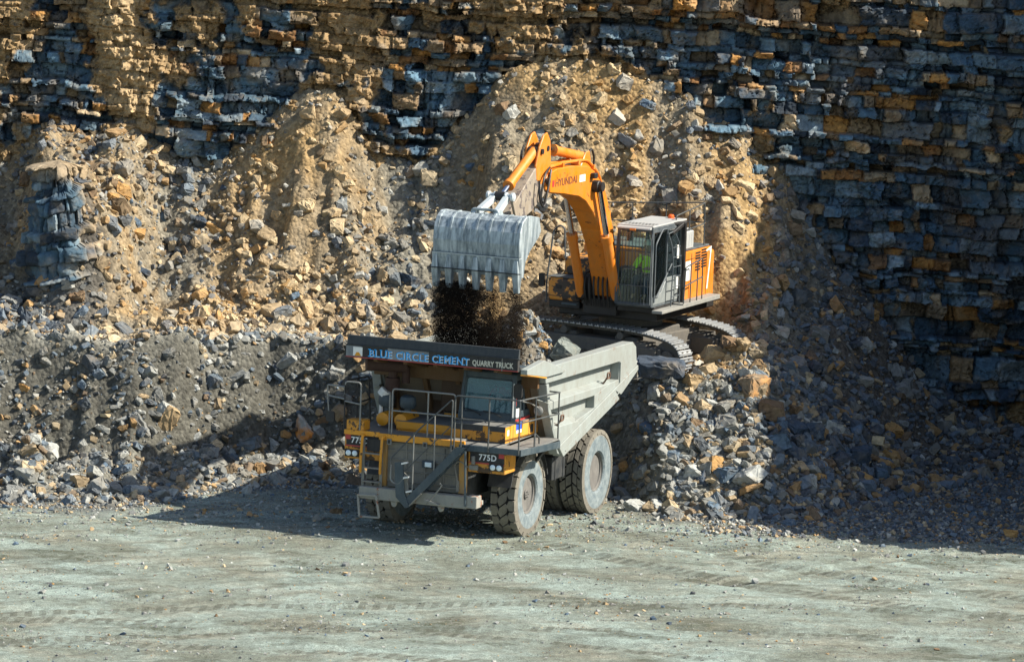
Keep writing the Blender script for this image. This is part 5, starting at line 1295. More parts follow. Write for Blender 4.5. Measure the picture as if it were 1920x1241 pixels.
# engine housing and counterweight
m = MB(); m.box(-1.50, 1.44, .15, 2.0, 1.72, 3.08); m.box(-1.45, 1.40, .2, 1.95, 3.08, 3.14, 1); en = m.build('engine_housing', [EOR, EGR], exc, bevel=.05, seg=3)
m = MB()
for c_, ya in ((0, .86), (1, 1.28)):
    for k in range(7): m.box(1.44, 1.452, ya, ya + .34, 2.52 + k * .075 + c_ * .05, 2.56 + k * .075 + c_ * .05)
m.build('vent', EDK, en)
m = MB(); m.box(1.44, 1.450, .05 + .12, .52, 2.30, 2.82); m.build('white_panel', WHT, en)
m = MB(); m.prism([(1.70, 1.95), (1.78, 1.95), (1.98, 3.0), (1.88, 3.06), (1.80, 3.06), (1.90, 2.9)], 'x', 1.441, 1.449); m.prism([(1.60, 3.0), (1.98, 3.09), (1.98, 3.03), (1.62, 2.96)], 'x', 1.441, 1.448); m.build('white_stripe', WHT, en)
m = MB(); m.box(1.44, 1.449, .58, .60, 1.78, 3.0); m.box(1.44, 1.449, 1.66, 1.67, 1.78, 3.0); m.box(1.44, 1.449, .2, 1.7, 2.86, 2.87); m.build('panel_gap', EDK, en)
m = MB(); P = [(-1.52, 1.95), (1.46, 1.95), (1.44, 2.2), (1.1, 2.55), (.4, 2.72), (-.4, 2.72), (-1.1, 2.55), (-1.5, 2.2)]; m.prism(P, 'z', 1.70, 2.98); m.build('counterweight', EOR, exc, bevel=.08, seg=3)
m = MB(); m.box(.75, 1.42, -.05, .75, 3.14, 3.62); m.box(.8, 1.37, -.02, .7, 3.62, 3.68); 
for k in range(4): m.box(.74, 1.43, .02 + k * .18, .07 + k * .18, 3.2, 3.56)
m.build('air_filter_box', ELG, exc, bevel=.03)
m = MB(); m.cyl((-.6, 1.2, 3.14), (-.6, 1.2, 3.55), .09, 14); m.cyl((-.6, 1.2, 3.5), (-.62, 1.35, 3.72), .08, 14); m.build('exhaust', EDK, exc)
# walkway and its rails
m = MB(); m.box(1.46, 1.80, -.75, 1.85, 1.70, 1.82); m.box(1.50, 1.80, -2.2, -.75, 1.70, 1.78); m.build('side_walkway', paint('ribbed walkway', (0.24, 0.24, 0.22), 0.7, .2, (.36, .34, .28), .6), exc, bevel=.01)
def erail(paths, r=.018, mt=RAILM, name='handrail'):
    m = MB()
    for p in paths: m.tube(rounded(p, .08), r, 6)
    return m.build(name, mt, exc)
erail([[(1.78, -.7, 1.8), (1.78, -.62, 2.78), (1.78, .55, 2.92), (1.78, .58, 1.82)], [(1.78, -.66, 2.28), (1.78, .58, 2.42)], [(1.78, -.25, 1.8), (1.78, -.25, 2.84)], [(1.78, .22, 1.8), (1.78, .22, 2.88)]])
erail([[(-1.45, 1.0, 3.1), (-1.45, 1.0, 4.12), (1.38, 1.55, 4.28), (1.38, 1.58, 3.1)], [(1.38, 1.56, 3.72), (1.38, -.35, 3.62)], [(1.38, 1.55, 4.27), (1.38, -.45, 4.10), (1.38, -.42, 3.2)], [(-.55, 1.17, 3.1), (-.55, 1.17, 4.17)], [(.35, 1.35, 3.1), (.35, 1.35, 4.22)], [(1.38, .5, 3.12), (1.38, .5, 4.18)], [(-1.45, 1.0, 3.65), (1.38, 1.56, 3.75)]])
erail([[(-1.70, -1.75, 1.75), (-1.72, -1.75, 2.2), (-1.58, -1.72, 3.60), (-1.40, -1.7, 3.76), (-1.27, -1.7, 3.68), (-1.24, -1.66, 2.88)]], .022, EGR)
erail([[(-1.3, -1.25, 2.9), (-1.3, -1.25, 3.9), (-1.25, .3, 3.9), (-1.25, .3, 2.9)], [(-1.3, -1.25, 3.4), (-1.25, .3, 3.4)], [(-.7, -1.25, 2.9), (-.7, -1.25, 3.55), (-1.3, -1.25, 3.55)]], .018, RAILL)
m = MB(); m.prism(rrect(-1.83, 2.28, .17, .36, .05), 'y', -1.84, -1.76); m.tube([(-1.72, -1.76, 2.4), (-1.83, -1.78, 2.4)], .02); m.build('mirror', EDK, exc)

# cab
X0, X1, Yf, Yb, Z0, Z1 = .47, 1.50, -2.22, -.28, 1.86, 3.92
m = MB()
for x in (X0 + .04, X1 - .04):
    m.beam((x, Yf, Z0), (x, Yf, Z1), .08, .07); m.beam((x, Yb, Z0), (x, Yb, Z1), .09, .09)
m.box(X0, X1, Yf - .04, Yf + .04, Z0, Z0 + .10); m.box(X0, X1, Yf - .03, Yf + .04, Z1 - .1, Z1); m.box(X0, X0 + .06, Yf, Yb, Z0, Z0 + .5); m.box(X0, X0 + .06, Yf, Yb, Z1 - .12, Z1)
m.box(X0, X1, Yb - .03, Yb + .03, Z0, 2.8); m.box(X1 - .06, X1, Yf, Yb, Z1 - .12, Z1); m.box(X0, X1, Yf, Yb, Z0 - .02, Z0 + .05)
m.beam((X1 - .03, -1.30, Z0), (X1 - .03, -1.30, Z1), .07, .07)
m.box(X0, X1, Yf, Yb, Z1 - .03, Z1 + .02)
ecab = m.build('cab', EGR, exc, bevel=.012)
m = MB(); m.box(X0 - .02, X1 - .02, Yf - .03, Yb + .35, Z1 + .02, Z1 + .07); 
m.build('roof_plate', ELG, ecab, bevel=.012)
m = MB()
for r_ in range(2):
    for k in range(9): m.box(X0 + .12 + k * .095, X0 + .17 + k * .095, Yf + .12 + r_ * .26, Yf + .26 + r_ * .26, Z1 + .0705, Z1 + .0735)
m.build('roof_slot', EDK, ecab)
m = MB(); m.hexa([(X0 + .03, Yf - .16, Z1 - .02), (X1 - .06, Yf - .16, Z1 - .02), (X1 - .06, Yf, Z1 - .02), (X0 + .03, Yf, Z1 - .02), (X0 + .03, Yf - .14, Z1 + .015), (X1 - .06, Yf - .14, Z1 + .015), (X1 - .06, Yf, Z1 + .05), (X0 + .03, Yf, Z1 + .05)]); m.build('roof_visor', ELG, ecab)
m = MB(); m.box(.88, 1.04, Yf - .19, Yf - .15, Z1 - .06, Z1 - .01); m.build('visor_badge', EOR, ecab)
# front guard
m = MB()
for k in range(10):
    x = X0 + .09 + k * (X1 - X0 - .18) / 9; m.tube([(x, Yf - .10, Z0 + .06), (x, Yf - .10, Z1 - .30), (x, Yf - .02, Z1 - .05)], .0085, 5)
for z in (Z0 + .06, Z0 + .55, Z0 + 1.0, Z0 + 1.45): m.tube([(X0 + .03, Yf - .10, z), (X1 - .03, Yf - .10, z)], .013, 5)
for x in (X0 + .03, X1 - .03): m.tube([(x, Yf - .10, Z0 + .06), (x, Yf - .10, Z1 - .3), (x, Yf, Z1 - .05)], .016, 6)
m.build('front_guard', EGR, ecab)
m = MB(); m.box(X0 + .08, X1 - .08, Yf - .012, Yf - .004, Z0 + .1, Z1 - .12); m.build('windscreen', GLE, ecab)
m = MB(); m.prism([(Yf + .08, Z0 + .1), (-1.34, Z0 + .1), (-1.34, Z1 - .14), (Yf + .08, Z1 - .14)], 'x', X1 - .035, X1 - .028); m.build('side_window', GLE, ecab)
m = MB(); m.prism([(-1.26, 2.55), (Yb - .06, 2.55), (Yb - .06, Z1 - .14), (-1.26, Z1 - .14)], 'x', X1 - .035, X1 - .028); m.build('door_window', glass_mat('pale door glass', (0.85, 0.95, 0.95), 0.06), ecab)
m = MB(); m.prism([(Yf + .06, Z0 + .05), (Yb, Z0 + .05), (Yb, 2.55), (-1.26, 2.55), (-1.6, 2.2), (Yf + .06, 2.1)], 'x', X1 - .04, X1 + .005); m.build('door', paint('dusty door grey', (0.16, 0.18, 0.18), 0.5, 0, (0.30, 0.31, 0.28), 0.6), ecab, bevel=.01)
m = MB()   # door frame lines and the diagonal grab bar
m.tube(rounded([(X1 + .02, Yf + .1, Z0 + .12), (X1 + .02, Yf + .1, 3.5), (X1 + .02, -1.7, 3.86), (X1 + .02, -1.36, 3.86), (X1 + .02, -1.36, 2.6), (X1 + .02, Yf + .3, 2.1)], .08), .022, 6)
m.tube([(X1 + .03, Yf + .2, 2.1), (X1 + .03, -1.0, 2.9)], .018, 6)
m.build('door_frame', EGR, ecab)
m = MB()   # curved ladder-like side guard
P1 = [(X1 + .14, -1.25, 1.80), (X1 + .16, -1.22, 2.9), (X1 + .14, -1.30, 3.4), (X1 + .06, -1.38, 3.72)]; P2 = [(X1 + .14, -.66, 1.80), (X1 + .16, -.68, 2.9), (X1 + .15, -.86, 3.5), (X1 + .06, -1.0, 3.76)]
m.tube(rounded(P1, .3), .016, 6); m.tube(rounded(P2, .3), .016, 6); m.tube([P1[-1], P2[-1]], .016, 6)
for k in range(6):
    z = 2.05 + k * .26; m.tube([(X1 + .15, -1.235 - (.02 if z > 3 else 0), z), (X1 + .155, -.67 - (.1 if z > 3.2 else 0), z)], .012, 6)
m.build('side_guard', EGR, ecab)
m = MB(); m.beam((X1 + .10, -.40, 1.75), (X1 + .10, -.40, 3.95), .10, .12); m.beam((X1 + .12, -.35, 3.93), (X1 - .1, -.9, 3.93), .12, .08); m.beam((X1 + .1, -.5, 3.9), (X1 + .05, -1.1, 3.7), .08, .1); m.build('guard_post', EDK, ecab, bevel=.015)
m = MB(); m.box(X1 - .01, X1 + .02, -.62, -.50, 3.0, 3.35); m.box(X1 + .0, X1 + .03, -.64, -.52, 2.2, 2.5); m.build('white_marker', WHT, ecab)
m = MB(); m.lathe([(.001, .10), (.05, .10), (.08, .07), (.085, 0)], (1.10, Yb + .15, Z1 + .07), 16, 0, 'z', closed=False); m.build('beacon', plain('beacon orange', (.8, .12, .02), .4), ecab, smooth=True)
m = MB(); m.box(.78, 1.22, -1.35, -.92, 2.05, 2.38); m.box(.80, 1.20, -.95, -.82, 2.3, 3.1); m.build('driver_seat', EDK, ecab, bevel=.05, seg=2)
m = MB(); m.box(.6, .72, -1.7, -1.2, 1.95, 2.5); m.box(1.26, 1.38, -1.6, -.9, 1.95, 2.5); m.cyl((.66, -1.45, 2.5), (.66, -1.45, 2.68), .02, 8); m.cyl((1.32, -1.4, 2.5), (1.32, -1.4, 2.68), .02, 8); m.build('control_console', EDK, ecab, bevel=.02)

# boom
top_ = [(-6.34, 5.62), (-5.9, 5.70), (-4.96, 5.70), (-3.95, 5.62), (-3.45, 5.45), (-3.0, 5.14), (-2.5, 4.55), (-2.05, 3.75), (-1.78, 2.9), (-1.45, 2.2)]
bot_ = [(-1.95, 2.0), (-2.15, 2.5), (-2.52, 3.28), (-2.95, 3.86), (-3.46, 4.36), (-3.95, 4.70), (-4.43, 4.87), (-5.44, 5.02), (-6.3, 5.12)]
m = MB(); m.prism(top_ + bot_, 'x', -.28, .28); m.prism([(-6.52, 5.34), (-6.48, 5.50), (-6.34, 5.60), (-6.1, 5.6), (-6.1, 5.16), (-6.34, 5.14), (-6.48, 5.2)], 'x', -.24, .24)
m.prism([(-4.10, 5.62), (-3.80, 5.95), (-3.55, 5.98), (-3.35, 5.42)], 'x', -.16, -.12); m.prism([(-4.10, 5.62), (-3.80, 5.95), (-3.55, 5.98), (-3.35, 5.42)], 'x', .12, .16)
boom = m.build('boom', paint('boom orange', (0.66, 0.20, 0.008), 0.4, 0, (0.30, 0.15, 0.05), 0.5, (.16, .06, .02), .0), exc, bevel=.02)
text_mesh('lettering', 'HYUNDAI', .27, (.284, -6.0, 5.25), SIDE, plain('faded brown letter', (0.13, 0.05, 0.025), 0.6), boom, bold=.002, xs=1.15)
m = MB(); m.box(.281, .287, -4.45, -4.08, 5.24, 5.42); m.box(.281, .287, -6.18, -6.06, 5.26, 5.42, 1); m.build('boom_sticker', [WHT, RED], boom)
m = MB(); m.cyl((.25, -3.50, 5.06), (.46, -3.50, 5.06), .16, 20); m.cyl((-.70, -3.46, 5.0), (-.25, -3.46, 5.0), .12, 20); m.box(.28, .42, -3.75, -3.55, 5.28, 5.42); m.build('boom_pin', EDK, boom, bevel=.02)
m = MB()
for dx in (.10, .18): m.tube(rounded([(dx, -6.3, 5.75), (dx, -5.2, 5.80), (dx, -3.75, 5.76), (dx, -3.0, 5.36), (dx, -2.45, 4.68), (dx, -1.95, 3.8), (dx, -1.7, 2.9)], .2), .034, 8)
m.tube(rounded([(-.12, -6.2, 5.76), (-.12, -4.3, 5.80)], .2), .034, 8)
for y, z in ((-5.4, 5.76), (-4.4, 5.74), (-3.4, 5.55), (-2.75, 5.02), (-2.25, 4.25)): m.box(.04, .24, y - .04, y + .04, z - .06, z + .05)
m.build('hydraulic_pipe', EOR, boom)
def hose(paths, r=.028, parent=None, nm='hose'):
    for p in paths:
        m = MB(); P = rounded(p, .5, 8); m.tube(P, r, 7); m.build(nm, EDK, parent)
hose([[(.2, -6.2, 5.76), (.3, -6.75, 5.6), (.28, -6.9, 5.0), (.25, -6.6, 4.86), (.25, -6.4, 5.15)], [(.26, -6.25, 5.7), (.36, -6.6, 5.3), (.36, -6.85, 4.75), (.34, -7.1, 5.05), (.3, -7.05, 5.5)], [(.1, -3.7, 5.75), (.12, -3.35, 6.05), (.12, -3.15, 5.75), (.12, -3.2, 5.5)], [(-.12, -6.3, 5.7), (-.25, -6.9, 5.75), (-.22, -7.1, 6.1), (-.2, -6.95, 6.35)]], .03, boom)
hose([[(-.45 + .13 * k, -1.75, 2.6), (-.45 + .13 * k, -2.15, 2.62), (-.42 + .13 * k, -2.25, 2.2), (-.4 + .13 * k, -2.1, 1.75)] for k in range(6)], .026, exc)
m = MB()
for k in range(2): m.tube(rounded([(-.42 + .34 * k, -1.8, 2.3), (-.42 + .34 * k, -1.85, 2.62), (-.22 + .34 * k, -1.85, 2.62), (-.2 + .34 * k, -1.8, 2.3)], .06), .035, 8)
m.build('pipe_elbow', EOR, exc)
m = MB(); m.box(-.6, -.3, -2.0, -1.2, 1.75, 2.5); m.box(.3, .44, -2.0, -1.2, 1.75, 2.5); m.box(-.3, .3, -1.0, 0.2, 1.7, 2.6); m.build('boom_bracket', EDK, exc, bevel=.03)
def cylinder(name, a, b, r, frac, parent, mt=EOR):
    a = Vector(a); b = Vector(b); d = b - a
    m = MB(); m.cyl(a, a + d * frac, r, 20); m.cyl(a + d * (frac - .04), a + d * (frac + .015), r * 1.22, 20); m.cyl(a - d.normalized() * .02, a + d.normalized() * .10, r * .85, 16)
    o = m.build(name, mt, parent, smooth=True)
    m = MB(); m.cyl(a + d * frac, b, r * .58, 16); m.build('rod', CHR, o, smooth=True)
    for p in (a, b):
        m = MB(); m.cyl(p + Vector((-.13, 0, 0)), p + Vector((.13, 0, 0)), r * .95, 16); m.build('cylinder_eye', EDK, o)
    return o
cylinder('boom_cylinder', (-.58, -2.05, 2.0), (-.58, -3.42, 5.0), .125, .55, exc)
cylinder('boom_cylinder', (.42, -2.05, 2.0), (.42, -3.50, 5.06), .135, .55, exc)
# arm
m = MB()
m.prism([(-6.15, 6.10), (-6.20, 6.45), (-6.40, 6.66), (-6.62, 6.60), (-6.86, 6.30), (-7.05, 5.85), (-7.0, 5.5), (-6.72, 5.36), (-6.35, 5.40), (-6.10, 5.75)], 'x', .14, .20)
m.prism([(-6.15, 6.10), (-6.20, 6.45), (-6.40, 6.66), (-6.62, 6.60), (-6.86, 6.30), (-7.05, 5.85), (-7.0, 5.5), (-6.72, 5.36), (-6.35, 5.40), (-6.10, 5.75)], 'x', -.20, -.14)
ah = m.build('arm_head', EOR, exc, bevel=.015)
m = MB(); m.prism([(-6.35, 5.85), (-6.30, 5.12), (-7.2, 4.72), (-8.95, 4.22), (-9.12, 4.30), (-9.1, 4.48), (-7.6, 5.45), (-6.9, 5.9)], 'x', -.19, .19); ar = m.build('arm', ARM, exc, bevel=.02)
m = MB(); m.cyl((-.30, -6.42, 5.42), (.30, -6.42, 5.42), .09, 18); m.cyl((-.22, -6.35, 6.25), (.22, -6.35, 6.25), .07, 16); m.cyl((-.25, -6.75, 6.2), (.25, -6.75, 6.2), .07, 16); m.build('arm_pin', EDK, ar)
cylinder('arm_cylinder', (0, -3.66, 5.82), (0, -6.32, 6.26), .125, .72, exc)
cylinder('bucket_cylinder', (0, -6.78, 6.2), (0, -8.72, 5.22), .125, .76, exc)
# bucket linkage
m = MB()
for sx in (-1, 1):
    m.beam((sx * .30, -8.72, 5.22), (sx * .30, -8.35, 4.55), .07, .12, 1)
    m.beam((sx * .17, -8.74, 5.18), (sx * .26, -9.55, 4.86), .15, .16)
m.cyl((-.38, -8.72, 5.22), (.38, -8.72, 5.22), .075, 16)
for x in (-.33, -.14, .14, .33): m.cyl((x - .04, -8.72, 5.22), (x + .04, -8.72, 5.22), .11, 14)
m.build('bucket_link', [BKL, ARM], exc, bevel=.01)
# bucket: curved shell facing out, open side towards the machine
BW = 1.16
shell = [(-8.95, 4.78), (-9.45, 4.86), (-9.72, 4.86), (-9.93, 4.74), (-10.06, 4.50), (-10.10, 4.2), (-10.06, 3.85), (-10.0, 3.55), (-9.96, 3.38)]
inner = [(-9.90, 3.38), (-9.94, 3.6), (-10.0, 3.9), (-10.03, 4.2), (-9.99, 4.46), (-9.88, 4.67), (-9.70, 4.79), (-9.45, 4.79), (-8.95, 4.71)]
m = MB(); m.prism(shell + inner, 'x', -BW, BW)
for sx in (-1, 1):
    m.prism([(-8.95, 4.80), (-9.45, 4.88), (-9.72, 4.88), (-9.95, 4.75), (-10.08, 4.50), (-10.12, 4.2), (-10.08, 3.85), (-10.0, 3.38), (-9.80, 3.36), (-9.72, 3.75), (-9.45, 4.0), (-8.95, 4.30), (-8.82, 4.45)], 'x', sx * (BW - .05), sx * (BW + .02))
m.build('bucket_shell_tmp', BKT, None) if False else None
bk = m.build('bucket', BKT, exc, bevel=.012)
m = MB()
for k in range(7):      # wear straps over the heel
    x = -BW + .06 + k * (2 * BW - .2) / 6
    P = [(y - .018 * (1 if z < 4.8 else 0), z + (.018 if z > 4.6 else 0)) for y, z in shell[1:6]]
    m.prism(P + [(y, z) for y, z in reversed(shell[1:6])], 'x', x - .018, x + .035)
m.prism([(-10.12, 3.88), (-10.06, 3.50), (-9.94, 3.46), (-9.94, 3.88)], 'x', -BW - .03, BW + .03)
m.prism([(-10.13, 3.88), (-10.13, 3.86), (-9.94, 3.86), (-9.94, 3.88)], 'x', -BW - .032, BW + .032, 1)
m.build('wear_plate', [BKT, BKL], bk)
for k in range(7):
    x = -BW + .06 + k * (2 * BW - .12) / 6
    m = MB(); m.hexa([(x - .085, -10.17, 3.50), (x + .085, -10.17, 3.50), (x + .085, -9.92, 3.50), (x - .085, -9.92, 3.50), (x - .05, -10.14, 3.82), (x + .05, -10.14, 3.82), (x + .05, -10.0, 3.82), (x - .05, -10.0, 3.82)])
    m.hexa([(x - .072, -10.07, 3.00), (x + .072, -10.07, 3.00), (x + .07, -9.98, 3.0), (x - .07, -9.98, 3.0), (x - .085, -10.17, 3.50), (x + .085, -10.17, 3.50), (x + .085, -9.90, 3.50), (x - .085, -9.90, 3.50)])
    m.build('tooth', BKT, bk, bevel=.01)
m = MB()
for sx in (-.30, .30):
    m.prism([(-9.70, 4.86), (-9.60, 4.98), (-9.40, 4.96), (-9.0, 4.62), (-8.95, 4.3), (-9.2, 4.2), (-9.4, 4.8)], 'x', sx - .045, sx + .045)
m.tube(rounded([(-.36, -9.62, 4.84), (-.34, -9.62, 4.96), (.34, -9.62, 4.96), (.36, -9.62, 4.84)], .05), .04, 8); m.cyl((-.4, -9.5, 4.80), (.4, -9.5, 4.80), .06, 12); m.cyl((-.4, -9.05, 4.38), (.4, -9.05, 4.38), .07, 12)
m.build('bucket_ear', BKT, bk, bevel=.01)
m = MB(); m.tube([(-BW - .12, -10.20, 3.50), (BW + .10, -10.20, 3.50)], .012, 5); m.build('tooth_wire', EDK, bk)

# ================================================================== THE LOAD, THE FALLING SOIL, THE TWO DRIVERS
def tw(l):
    c, s = cos(YAW_T), sin(YAW_T); x, y, z = l
    return Vector((truck.location.x + c * x + s * y, truck.location.y - s * x + c * y, z))
rg2 = np.random.RandomState(77)
def heap_z(x, y):
    return 2.9 + 1.95 * np.exp(-((x - .72) / .80) ** 2 - ((y - 3.1) / 1.3) ** 2) + 0.9 * np.exp(-((x + .8) / 1.3) ** 2 - ((y - 3.2) / 1.4) ** 2) + .12 * fbm(x * 2.5, y * 2.5, 3, 201)
hx, hy = np.meshgrid(np.linspace(-2.1, 2.1, 70), np.linspace(1.2, 6.2, 80))
hz = heap_z(hx, hy)
c, s = cos(YAW_T), sin(YAW_T)
ox, oy = truck.location.x, truck.location.y
n = 3600; lx = rg2.uniform(-2.0, 2.05, n); ly = rg2.uniform(1.3, 5.9, n); lz = heap_z(lx, ly)
sz = 0.045 * (1 - rg2.rand(n) * (1 - (0.045 / 0.26) ** 1.7)) ** (-1 / 1.7)
P3_ = np.stack([ox + c * lx + s * ly, oy - s * lx + c * ly, lz + sz * .2], 1)
cols = PV[rg2.choice(8, n, p=[.17, .06, .2, .27, .14, .05, .06, .05])] * rg2.uniform(.8, 1.2, (n, 1))
ld_r = scatter_mesh('load_rubble', P3_, sz, cols, STONE, 9, pi, TPL_F); tag(ld_r, kind='stuff')
ld_s = grid_mesh('load_soil', ox + c * hx + s * hy, oy - s * hx + c * hy, hz, MATS_T if 'MATS_T' in globals() else terr.data.materials[0], np.broadcast_to(np.array((.17, .15, .115)), hx.shape + (3,)).copy()); tag(ld_s, kind='stuff')
b_ = put_rock(3, rust_mat('mossy grey stone', (.17, .19, .17), (.36, .2, .08), 1.6, .58, .7), tw((1.62, 3.3, 4.16)), .60, (.5, .5, .3)); tag(b_, 'grey green boulder on top of the load, behind the white canopy edge', 'boulder', 'boulders lying loose in the quarry')
# falling soil
n = 210000
u = rg2.uniform(-1.12, 1.14, n); h = rg2.rand(n)
vv_ = fbm(u * 2.2, h * .9, 4, 211) + .30 * fbm(u * 7, h * 2.6, 3, 212)
edge_ = np.minimum(u + 1.12, 1.14 - u)
bias = .46 - .40 * np.clip((u + .1) / 1.1, 0, 1) * (1 - h * .5) - .55 * np.exp(-((u + .85) / .13) ** 2 - ((h - .45) / .12) ** 2) - .5 * np.exp(-((u + .05) / .2) ** 2 - ((h - .42) / .14) ** 2)
keep = rg2.rand(n) < sstep(-.28, .22, vv_ + bias - .35 * np.exp(-edge_ / .08) - .25 * np.exp(-h / .06))
u, h = u[keep], h[keep]; n = len(u)
dep = rg2.normal(0, .22, n)
ztop = 3.12; zb_ = 1.15
lz = ztop - (ztop - zb_) * h; lx = u + rg2.normal(0, .02 + .05 * h, n)
cE, sE = cos(YAW_E), sin(YAW_E); ly = -9.85 + dep
Pd = np.stack([OE.x + KE * (cE * lx + sE * ly), OE.y + KE * (-sE * lx + cE * ly), OE.z + KE * lz], 1)
sz = np.where(rg2.rand(n) < .994, rg2.uniform(.006, .021, n), rg2.uniform(.03, .07, n))
dc_ = np.array((.018, .014, .011))[None] * rg2.uniform(.5, 1.8, (n, 1)); dc_[rg2.rand(n) < .004] = (.4, .38, .3)
Tv = np.array([(0, 0, .6), (.5, 0, -.3), (-.3, .45, -.3), (-.25, -.45, -.3)]); Tf = np.array([(0, 1, 2), (0, 2, 3), (0, 3, 1), (1, 3, 2)])
R_ = rot_mats(rg2, n, pi); W_ = np.einsum('nij,vj->nvi', R_, Tv) * sz[:, None, None] + Pd[:, None, :]
F_ = (Tf[None] + (np.arange(n) * 4)[:, None, None]).reshape(-1, 3).astype(np.int32)
me = bpy.data.meshes.new('falling_dirt'); v_ = W_.reshape(-1, 3).astype(np.float32)
me.vertices.add(len(v_)); me.vertices.foreach_set('co', v_.ravel()); me.loops.add(F_.size); me.loops.foreach_set('vertex_index', F_.ravel())
me.polygons.add(len(F_)); me.polygons.foreach_set('loop_start', np.arange(0, F_.size, 3, dtype=np.int32)); me.polygons.foreach_set('use_smooth', np.zeros(len(F_), bool)); me.update(calc_edges=True)
set_col(me, np.repeat(dc_, 4, 0)); 
dm, dn, db = newmat('falling soil'); da = dn.nodes.new('ShaderNodeAttribute'); da.attribute_name = 'Col'; dn.links.new(da.outputs['Color'], db.inputs['Base Color']); db.inputs['Roughness'].default_value = 1; db.inputs['Specular IOR Level'].default_value = 0.0
me.materials.append(dm); fd = bpy.data.objects.new('falling_dirt', me); COL.objects.link(fd); tag(fd, kind='stuff')

# the dust that hangs round it
m = MB(); P_d = [ew((x, y, z)) for z in (1.05, 3.3) for x, y in ((-1.35, -10.35), (1.45, -10.35), (1.45, -9.3), (-1.35, -9.3))]
m.hexa(P_d); du = m.build('dust', plain('x_', (.5, .5, .5)), None); du.data.materials.clear()
vm = bpy.data.materials.new('hanging dust'); vm.use_nodes = True; vn = vm.node_tree; vn.nodes.clear()
vo_ = vn.nodes.new('ShaderNodeOutputMaterial'); pv = vn.nodes.new('ShaderNodeVolumePrincipled'); pv.inputs['Color'].default_value = (.13, .105, .08, 1); pv.inputs['Anisotropy'].default_value = .2
gc_ = _coord(vn, 'Generated'); f_ = _noise(vn, _coord(vn, 'Object', (1.6, 1.6, .8)), 1.0, 5, .6)
sx_ = vn.nodes.new('ShaderNodeSeparateXYZ'); vn.links.new(gc_, sx_.inputs[0])
def _m(op, a, b_=None):
    q = vn.nodes.new('ShaderNodeMath'); q.operation = op
    for i_, v in enumerate((a, b_)):
        if v is None: continue
        if isinstance(v, float): q.inputs[i_].default_value = v
        else: vn.links.new(v, q.inputs[i_])
    return q.outputs[0]
fall = None
for k_ in range(3):
    t_ = _m('MULTIPLY', _m('MULTIPLY', sx_.outputs[k_], _m('SUBTRACT', 1.0, sx_.outputs[k_])), 4.0)
    fall = t_ if fall is None else _m('MULTIPLY', fall, t_)
vn.links.new(_m('MULTIPLY', _m('MULTIPLY', fall, _ramp(vn, f_, .42, .72)), 1.7), pv.inputs['Density'])
vn.links.new(pv.outputs[0], vo_.inputs['Volume']); du.data.materials.append(vm); tag(du, kind='stuff')
SC.cycles.volume_step_rate = 4.0; SC.cycles.volume_bounces = 0; SC.cycles.volume_max_steps = 64

# people: one skinned body each, clothes as parts
def skinned(name, verts, edges, radii, mt, loc, rz, parent=None, sc=1.0):
    me = bpy.data.meshes.new(name); me.from_pydata(verts, edges, []); me.materials.append(mt)
    o = bpy.data.objects.new(name, me); COL.objects.link(o)
    if parent: o.parent = parent
    else: o.location = loc; o.rotation_euler = (0, 0, rz); o.scale = (sc,) * 3
    sk = o.modifiers.new('skin', 'SKIN'); sk.use_smooth_shade = True
    o.modifiers.new('sub', 'SUBSURF').levels = 1; o.modifiers['sub'].render_levels = 2
    layer = me.skin_vertices[0].data if len(me.skin_vertices) else None
    if layer is None:
        bm = bmesh.new(); bm.from_mesh(me); bm.verts.layers.skin.verify(); bm.to_mesh(me); bm.free(); layer = me.skin_vertices[0].data
    for i, r in enumerate(radii): layer[i].radius = (r, r) if not isinstance(r, tuple) else r
    layer[0].use_root = True
    return o
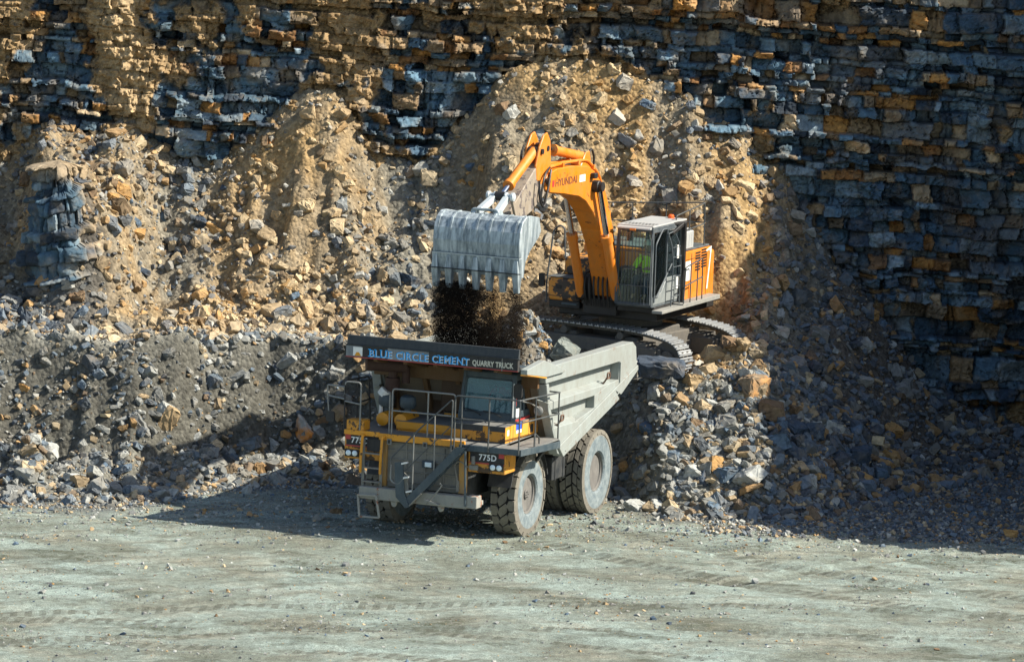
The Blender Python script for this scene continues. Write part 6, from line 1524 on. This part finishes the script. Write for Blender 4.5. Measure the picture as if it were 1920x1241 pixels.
def person(loc, rz, label, jacket, trousers, hat, sc=1.0):
    J = [(0, 0, 0), (0, .02, .2), (0, .01, .40), (0, 0, .50), (0, -.02, .58), (0, -.03, .64), (0, -.045, .73), (0, -.04, .81)]
    Rr = [(.15, .11), (.13, .10), (.15, .11), (.12, .09), .055, .06, (.078, .095), (.07, .085)]
    E_ = [(i, i + 1) for i in range(7)]
    def chain(start, pts):
        k = start
        for p, r in pts: J.append(p); Rr.append(r); E_.append((k, len(J) - 1)); k = len(J) - 1
        return k
    for s_ in (-1, 1):
        wr = chain(3, [((s_ * .17, 0, .49), .07), ((s_ * .24, -.10, .33), .052), ((s_ * .25, -.22, .22), .045), ((s_ * .19, -.42, .29), .032), ((s_ * .18, -.49, .30), (.04, .022))])
        for f, ln in enumerate((.065, .075, .07, .055)): chain(wr, [((s_ * .18 + (f - 1.5) * .020, -.53, .305), .0095), ((s_ * .18 + (f - 1.5) * .022, -.53 - ln * .6, .285), .009), ((s_ * .18 + (f - 1.5) * .022, -.53 - ln * .7, .255), .008)])
        chain(wr - 0, [((s_ * .18 - s_ * .045, -.49, .29), .011), ((s_ * .18 - s_ * .06, -.53, .275), .009)])
        chain(0, [((s_ * .10, -.08, -.01), .09), ((s_ * .14, -.42, .04), .062), ((s_ * .14, -.47, -.2), .05), ((s_ * .14, -.48, -.38), .038), ((s_ * .14, -.62, -.41), .04)])
    SKN = plain('skin', (.42, .24, .16), .6, 0, **{'Subsurface Weight': 0.0})
    b = skinned('person', J, E_, Rr, SKN, loc, rz, None, sc); tag(b, label, 'person')
    Jj = [(0, 0, .02), (0, .02, .2), (0, .01, .40), (0, 0, .52)]; Rj = [(.17, .13), (.155, .12), (.175, .13), (.10, .08)]; Ej = [(0, 1), (1, 2), (2, 3)]
    for s_ in (-1, 1):
        k = 2
        for p, r in (((s_ * .18, 0, .47), .088), ((s_ * .245, -.10, .33), .07), ((s_ * .255, -.22, .22), .06), ((s_ * .20, -.38, .28), .046)): Jj.append(p); Rj.append(r); Ej.append((k, len(Jj) - 1)); k = len(Jj) - 1
    skinned('jacket', Jj, Ej, Rj, jacket, None, 0, b)
    Jt = [(0, 0, .0)]; Rt = [(.16, .13)]; Et = []
    for s_ in (-1, 1):
        k = 0
        for p, r in (((s_ * .10, -.08, -.01), .105), ((s_ * .14, -.42, .04), .077), ((s_ * .14, -.47, -.2), .062), ((s_ * .14, -.48, -.34), .055)): Jt.append(p); Rt.append(r); Et.append((k, len(Jt) - 1)); k = len(Jt) - 1
    skinned('trousers', Jt, Et, Rt, trousers, None, 0, b)
    m = MB(); m.lathe([(.001, .12), (.05, .11), (.09, .07), (.105, .01), (.11, -.02), (.10, -.02)], (0, -.04, .80), 20, 0, 'z', closed=False); m.build('cap', hat, b, smooth=True)
    m = MB()
    for s_ in (-1, 1): m.lathe([(.001, -.012), (.012, -.004), (.012, .006)], (s_ * .03, -.135, .755), 8, 1, 'y', closed=False)
    m.tube([(0, -.135, .75), (0, -.155, .72), (0, -.14, .705)], .011, 6); m.box(-.025, .025, -.137, -.13, .672, .68, 1)
    for s_ in (-1, 1): m.lathe([(.001, -.01), (.03, -.008), (.03, .01)], (s_ * .082, -.03, .735), 8, 0, 'x', closed=False)
    m.build('face', [SKN, BLK], b)
person(tw((1.17, .38, 3.12)), -YAW_T + RAD(4), 'truck driver in a red jacket behind the windscreen of the dump truck', plain('red jacket', (.62, .04, .03), .7), plain('navy trousers', (.02, .03, .07), .8), plain('dark cap', (.03, .03, .04), .8))
person(ew((.96, -1.28, 2.50)), -YAW_E, 'excavator driver in a bright yellow vest seated in the barred cab', HVZ, plain('navy trousers', (.02, .03, .07), .8), WHT, 1.14)
